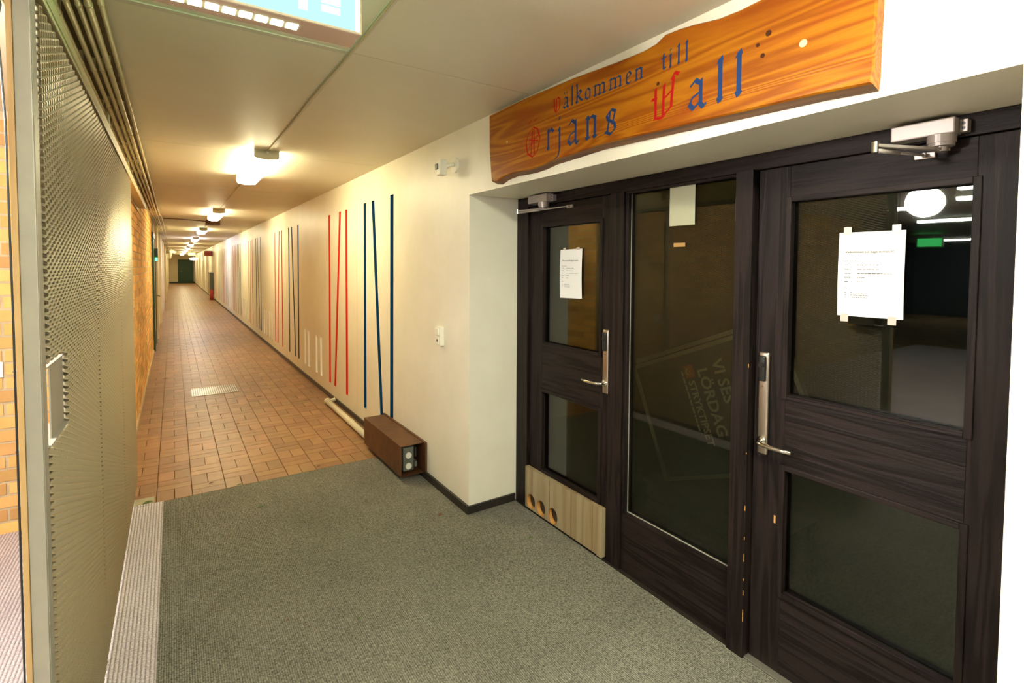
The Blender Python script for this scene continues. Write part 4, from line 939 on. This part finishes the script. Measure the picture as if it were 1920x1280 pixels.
keep(bx('plate', (W-0.34, 27.5, 2.02), (W-0.02, 27.52, 2.27), 'redsign'), t); keep(bx('bracket', (W-0.03, 27.49, 2.02), (W, 27.53, 2.27), 'greyp'), t)
# left side door with lit sign, handle
d4 = E('door_4', (WL, 11.8, 0), 'structure')
keep(bx('door_frame', (WL-0.01, 11.22, 0), (WL+0.03, 11.32, 2.1), 'greendoor'), d4); keep(bx('door_frame', (WL-0.01, 12.32, 0), (WL+0.03, 12.42, 2.1), 'greendoor'), d4); keep(bx('door_frame', (WL-0.01, 11.22, 2.1), (WL+0.03, 12.42, 2.2), 'skirt'), d4)
keep(bx('leaf', (WL-0.008, 11.32, 0.01), (WL+0.018, 12.32, 2.1), 'greydoor'), d4)
bm = bmesh.new(); tube(bm, [(WL+0.015, 12.2, 0.98), (WL+0.09, 12.2, 0.98), (WL+0.09, 12.07, 0.97)], 0.010, 8); keep(mob('handle', bm, 'chrome', None, True), d4)
keep(bx('kick_plate', (WL+0.0185, 11.33, 0.05), (WL+0.022, 12.31, 0.3), 'skirt'), d4)
t = E('pilot_light', (WL, 11.9, 1.7), None, 'small glowing green lamp on the dark unit at the first left door', 'light'); keep(bx('housing', (WL+0.0185, 12.0, 1.66), (WL+0.075, 12.2, 1.92), 'greendoor'), t); keep(bx('lens', (WL+0.03, 11.985, 1.67), (WL+0.07, 11.999, 1.74), 'green_l'), t)
# lagged ducts at far left
t = E('lagged_duct', (-0.1, 35, 2.3), None, 'bundle of pale lagged ducts at the far end of the left ceiling', 'duct')
bm = bmesh.new(); tube(bm, [(WL+0.05, 33.2, 2.30), (-0.16, 34.0, 2.34), (-0.02, 34.8, 2.36), (0.10, 35.0, 2.30)], 0.10, 12); keep(mob('duct', bm, 'whitep', None, True), t)
bm = bmesh.new(); tube(bm, [(-0.10, 34.2, HC), (-0.12, 34.2, 2.2), (-0.17, 34.2, 1.95)], 0.07, 12); keep(mob('branch', bm, 'whitep', None, True), t)

# ------------------------------------------------------------------ side room: lamp that lights the doors, tubes, sign
t = E('globe_lamp', (-0.90, 1.50, 2.11), None, 'bright white globe lamp under an added light-blocking cap in the side room', 'lamp')
bm = bmesh.new(); bmesh.ops.create_uvsphere(bm, u_segments=24, v_segments=16, radius=0.115); bmesh.ops.translate(bm, verts=bm.verts, vec=(-0.90, 1.50, 2.11)); keep(mob('globe', bm, 'globe', None, True), t)
bm = bmesh.new(); cyl(bm, (-0.90, 1.50, 2.212), (-0.90, 1.50, 2.24), 0.17, 32, 0.04); keep(mob('shade', bm, 'greyp'), t)  # unseen cap, added to hold the globe's light off the ceiling
bm = bmesh.new(); cyl(bm, (-0.90, 1.50, 2.24), (-0.90, 1.50, HC-0.0005), 0.012, 10); keep(mob('hanger', bm, 'greyp'), t)
for i, (x, ya, yb) in enumerate(((-2.9, 0.6, 1.85), (-4.0, 0.9, 2.15), (-4.7, 2.55, 3.1), (-7.4, 2.6, 3.6), (-15.5, 3.6, 6.0))):
    t = E('room_lamp', (x, ya, HC), None, ['ceiling tube in the side room nearest the gate', 'second ceiling tube from the gate in the side room', 'short ceiling tube in the middle of the side room', 'ceiling tube past the middle of the side room', 'long ceiling tube at the end of the side room'][i], 'lamp', 'ceiling tubes of the side room')
    keep(bx('housing', (x-0.07, ya, HC-0.03), (x+0.07, yb, HC-0.0005), 'lampbody'), t); keep(bx('tube', (x-0.05, ya+0.02, HC-0.07), (x+0.05, yb-0.02, HC-0.031), 'roomtube'), t)
t = E('room_exit_sign', (-12.8, 5.0, 2.2), None, 'green exit sign deep in the side room', 'sign')
keep(bx('housing', (-12.9, 4.75, 2.15), (-12.8, 5.3, 2.40), 'signbody'), t); keep(bx('lit_face', (-12.799, 4.77, 2.17), (-12.79, 5.28, 2.38), 'green_l'), t); keep(bx('mount', (-12.86, 5.0, 2.40), (-12.84, 5.04, HC), 'signbody'), t)
# switch on alcove brick
t = E('wall_switch', (-0.87, YBR, 0.95), None, 'white switch on the brick wall left of the gate', 'switch'); keep(bx('plate', (-0.93, YBR-0.014, 0.94), (-0.846, YBR-0.0016, 1.03), 'cream'), t); keep(bx('rocker', (-0.91, YBR-0.018, 0.955), (-0.866, YBR-0.0141, 1.015), 'cream'), t)
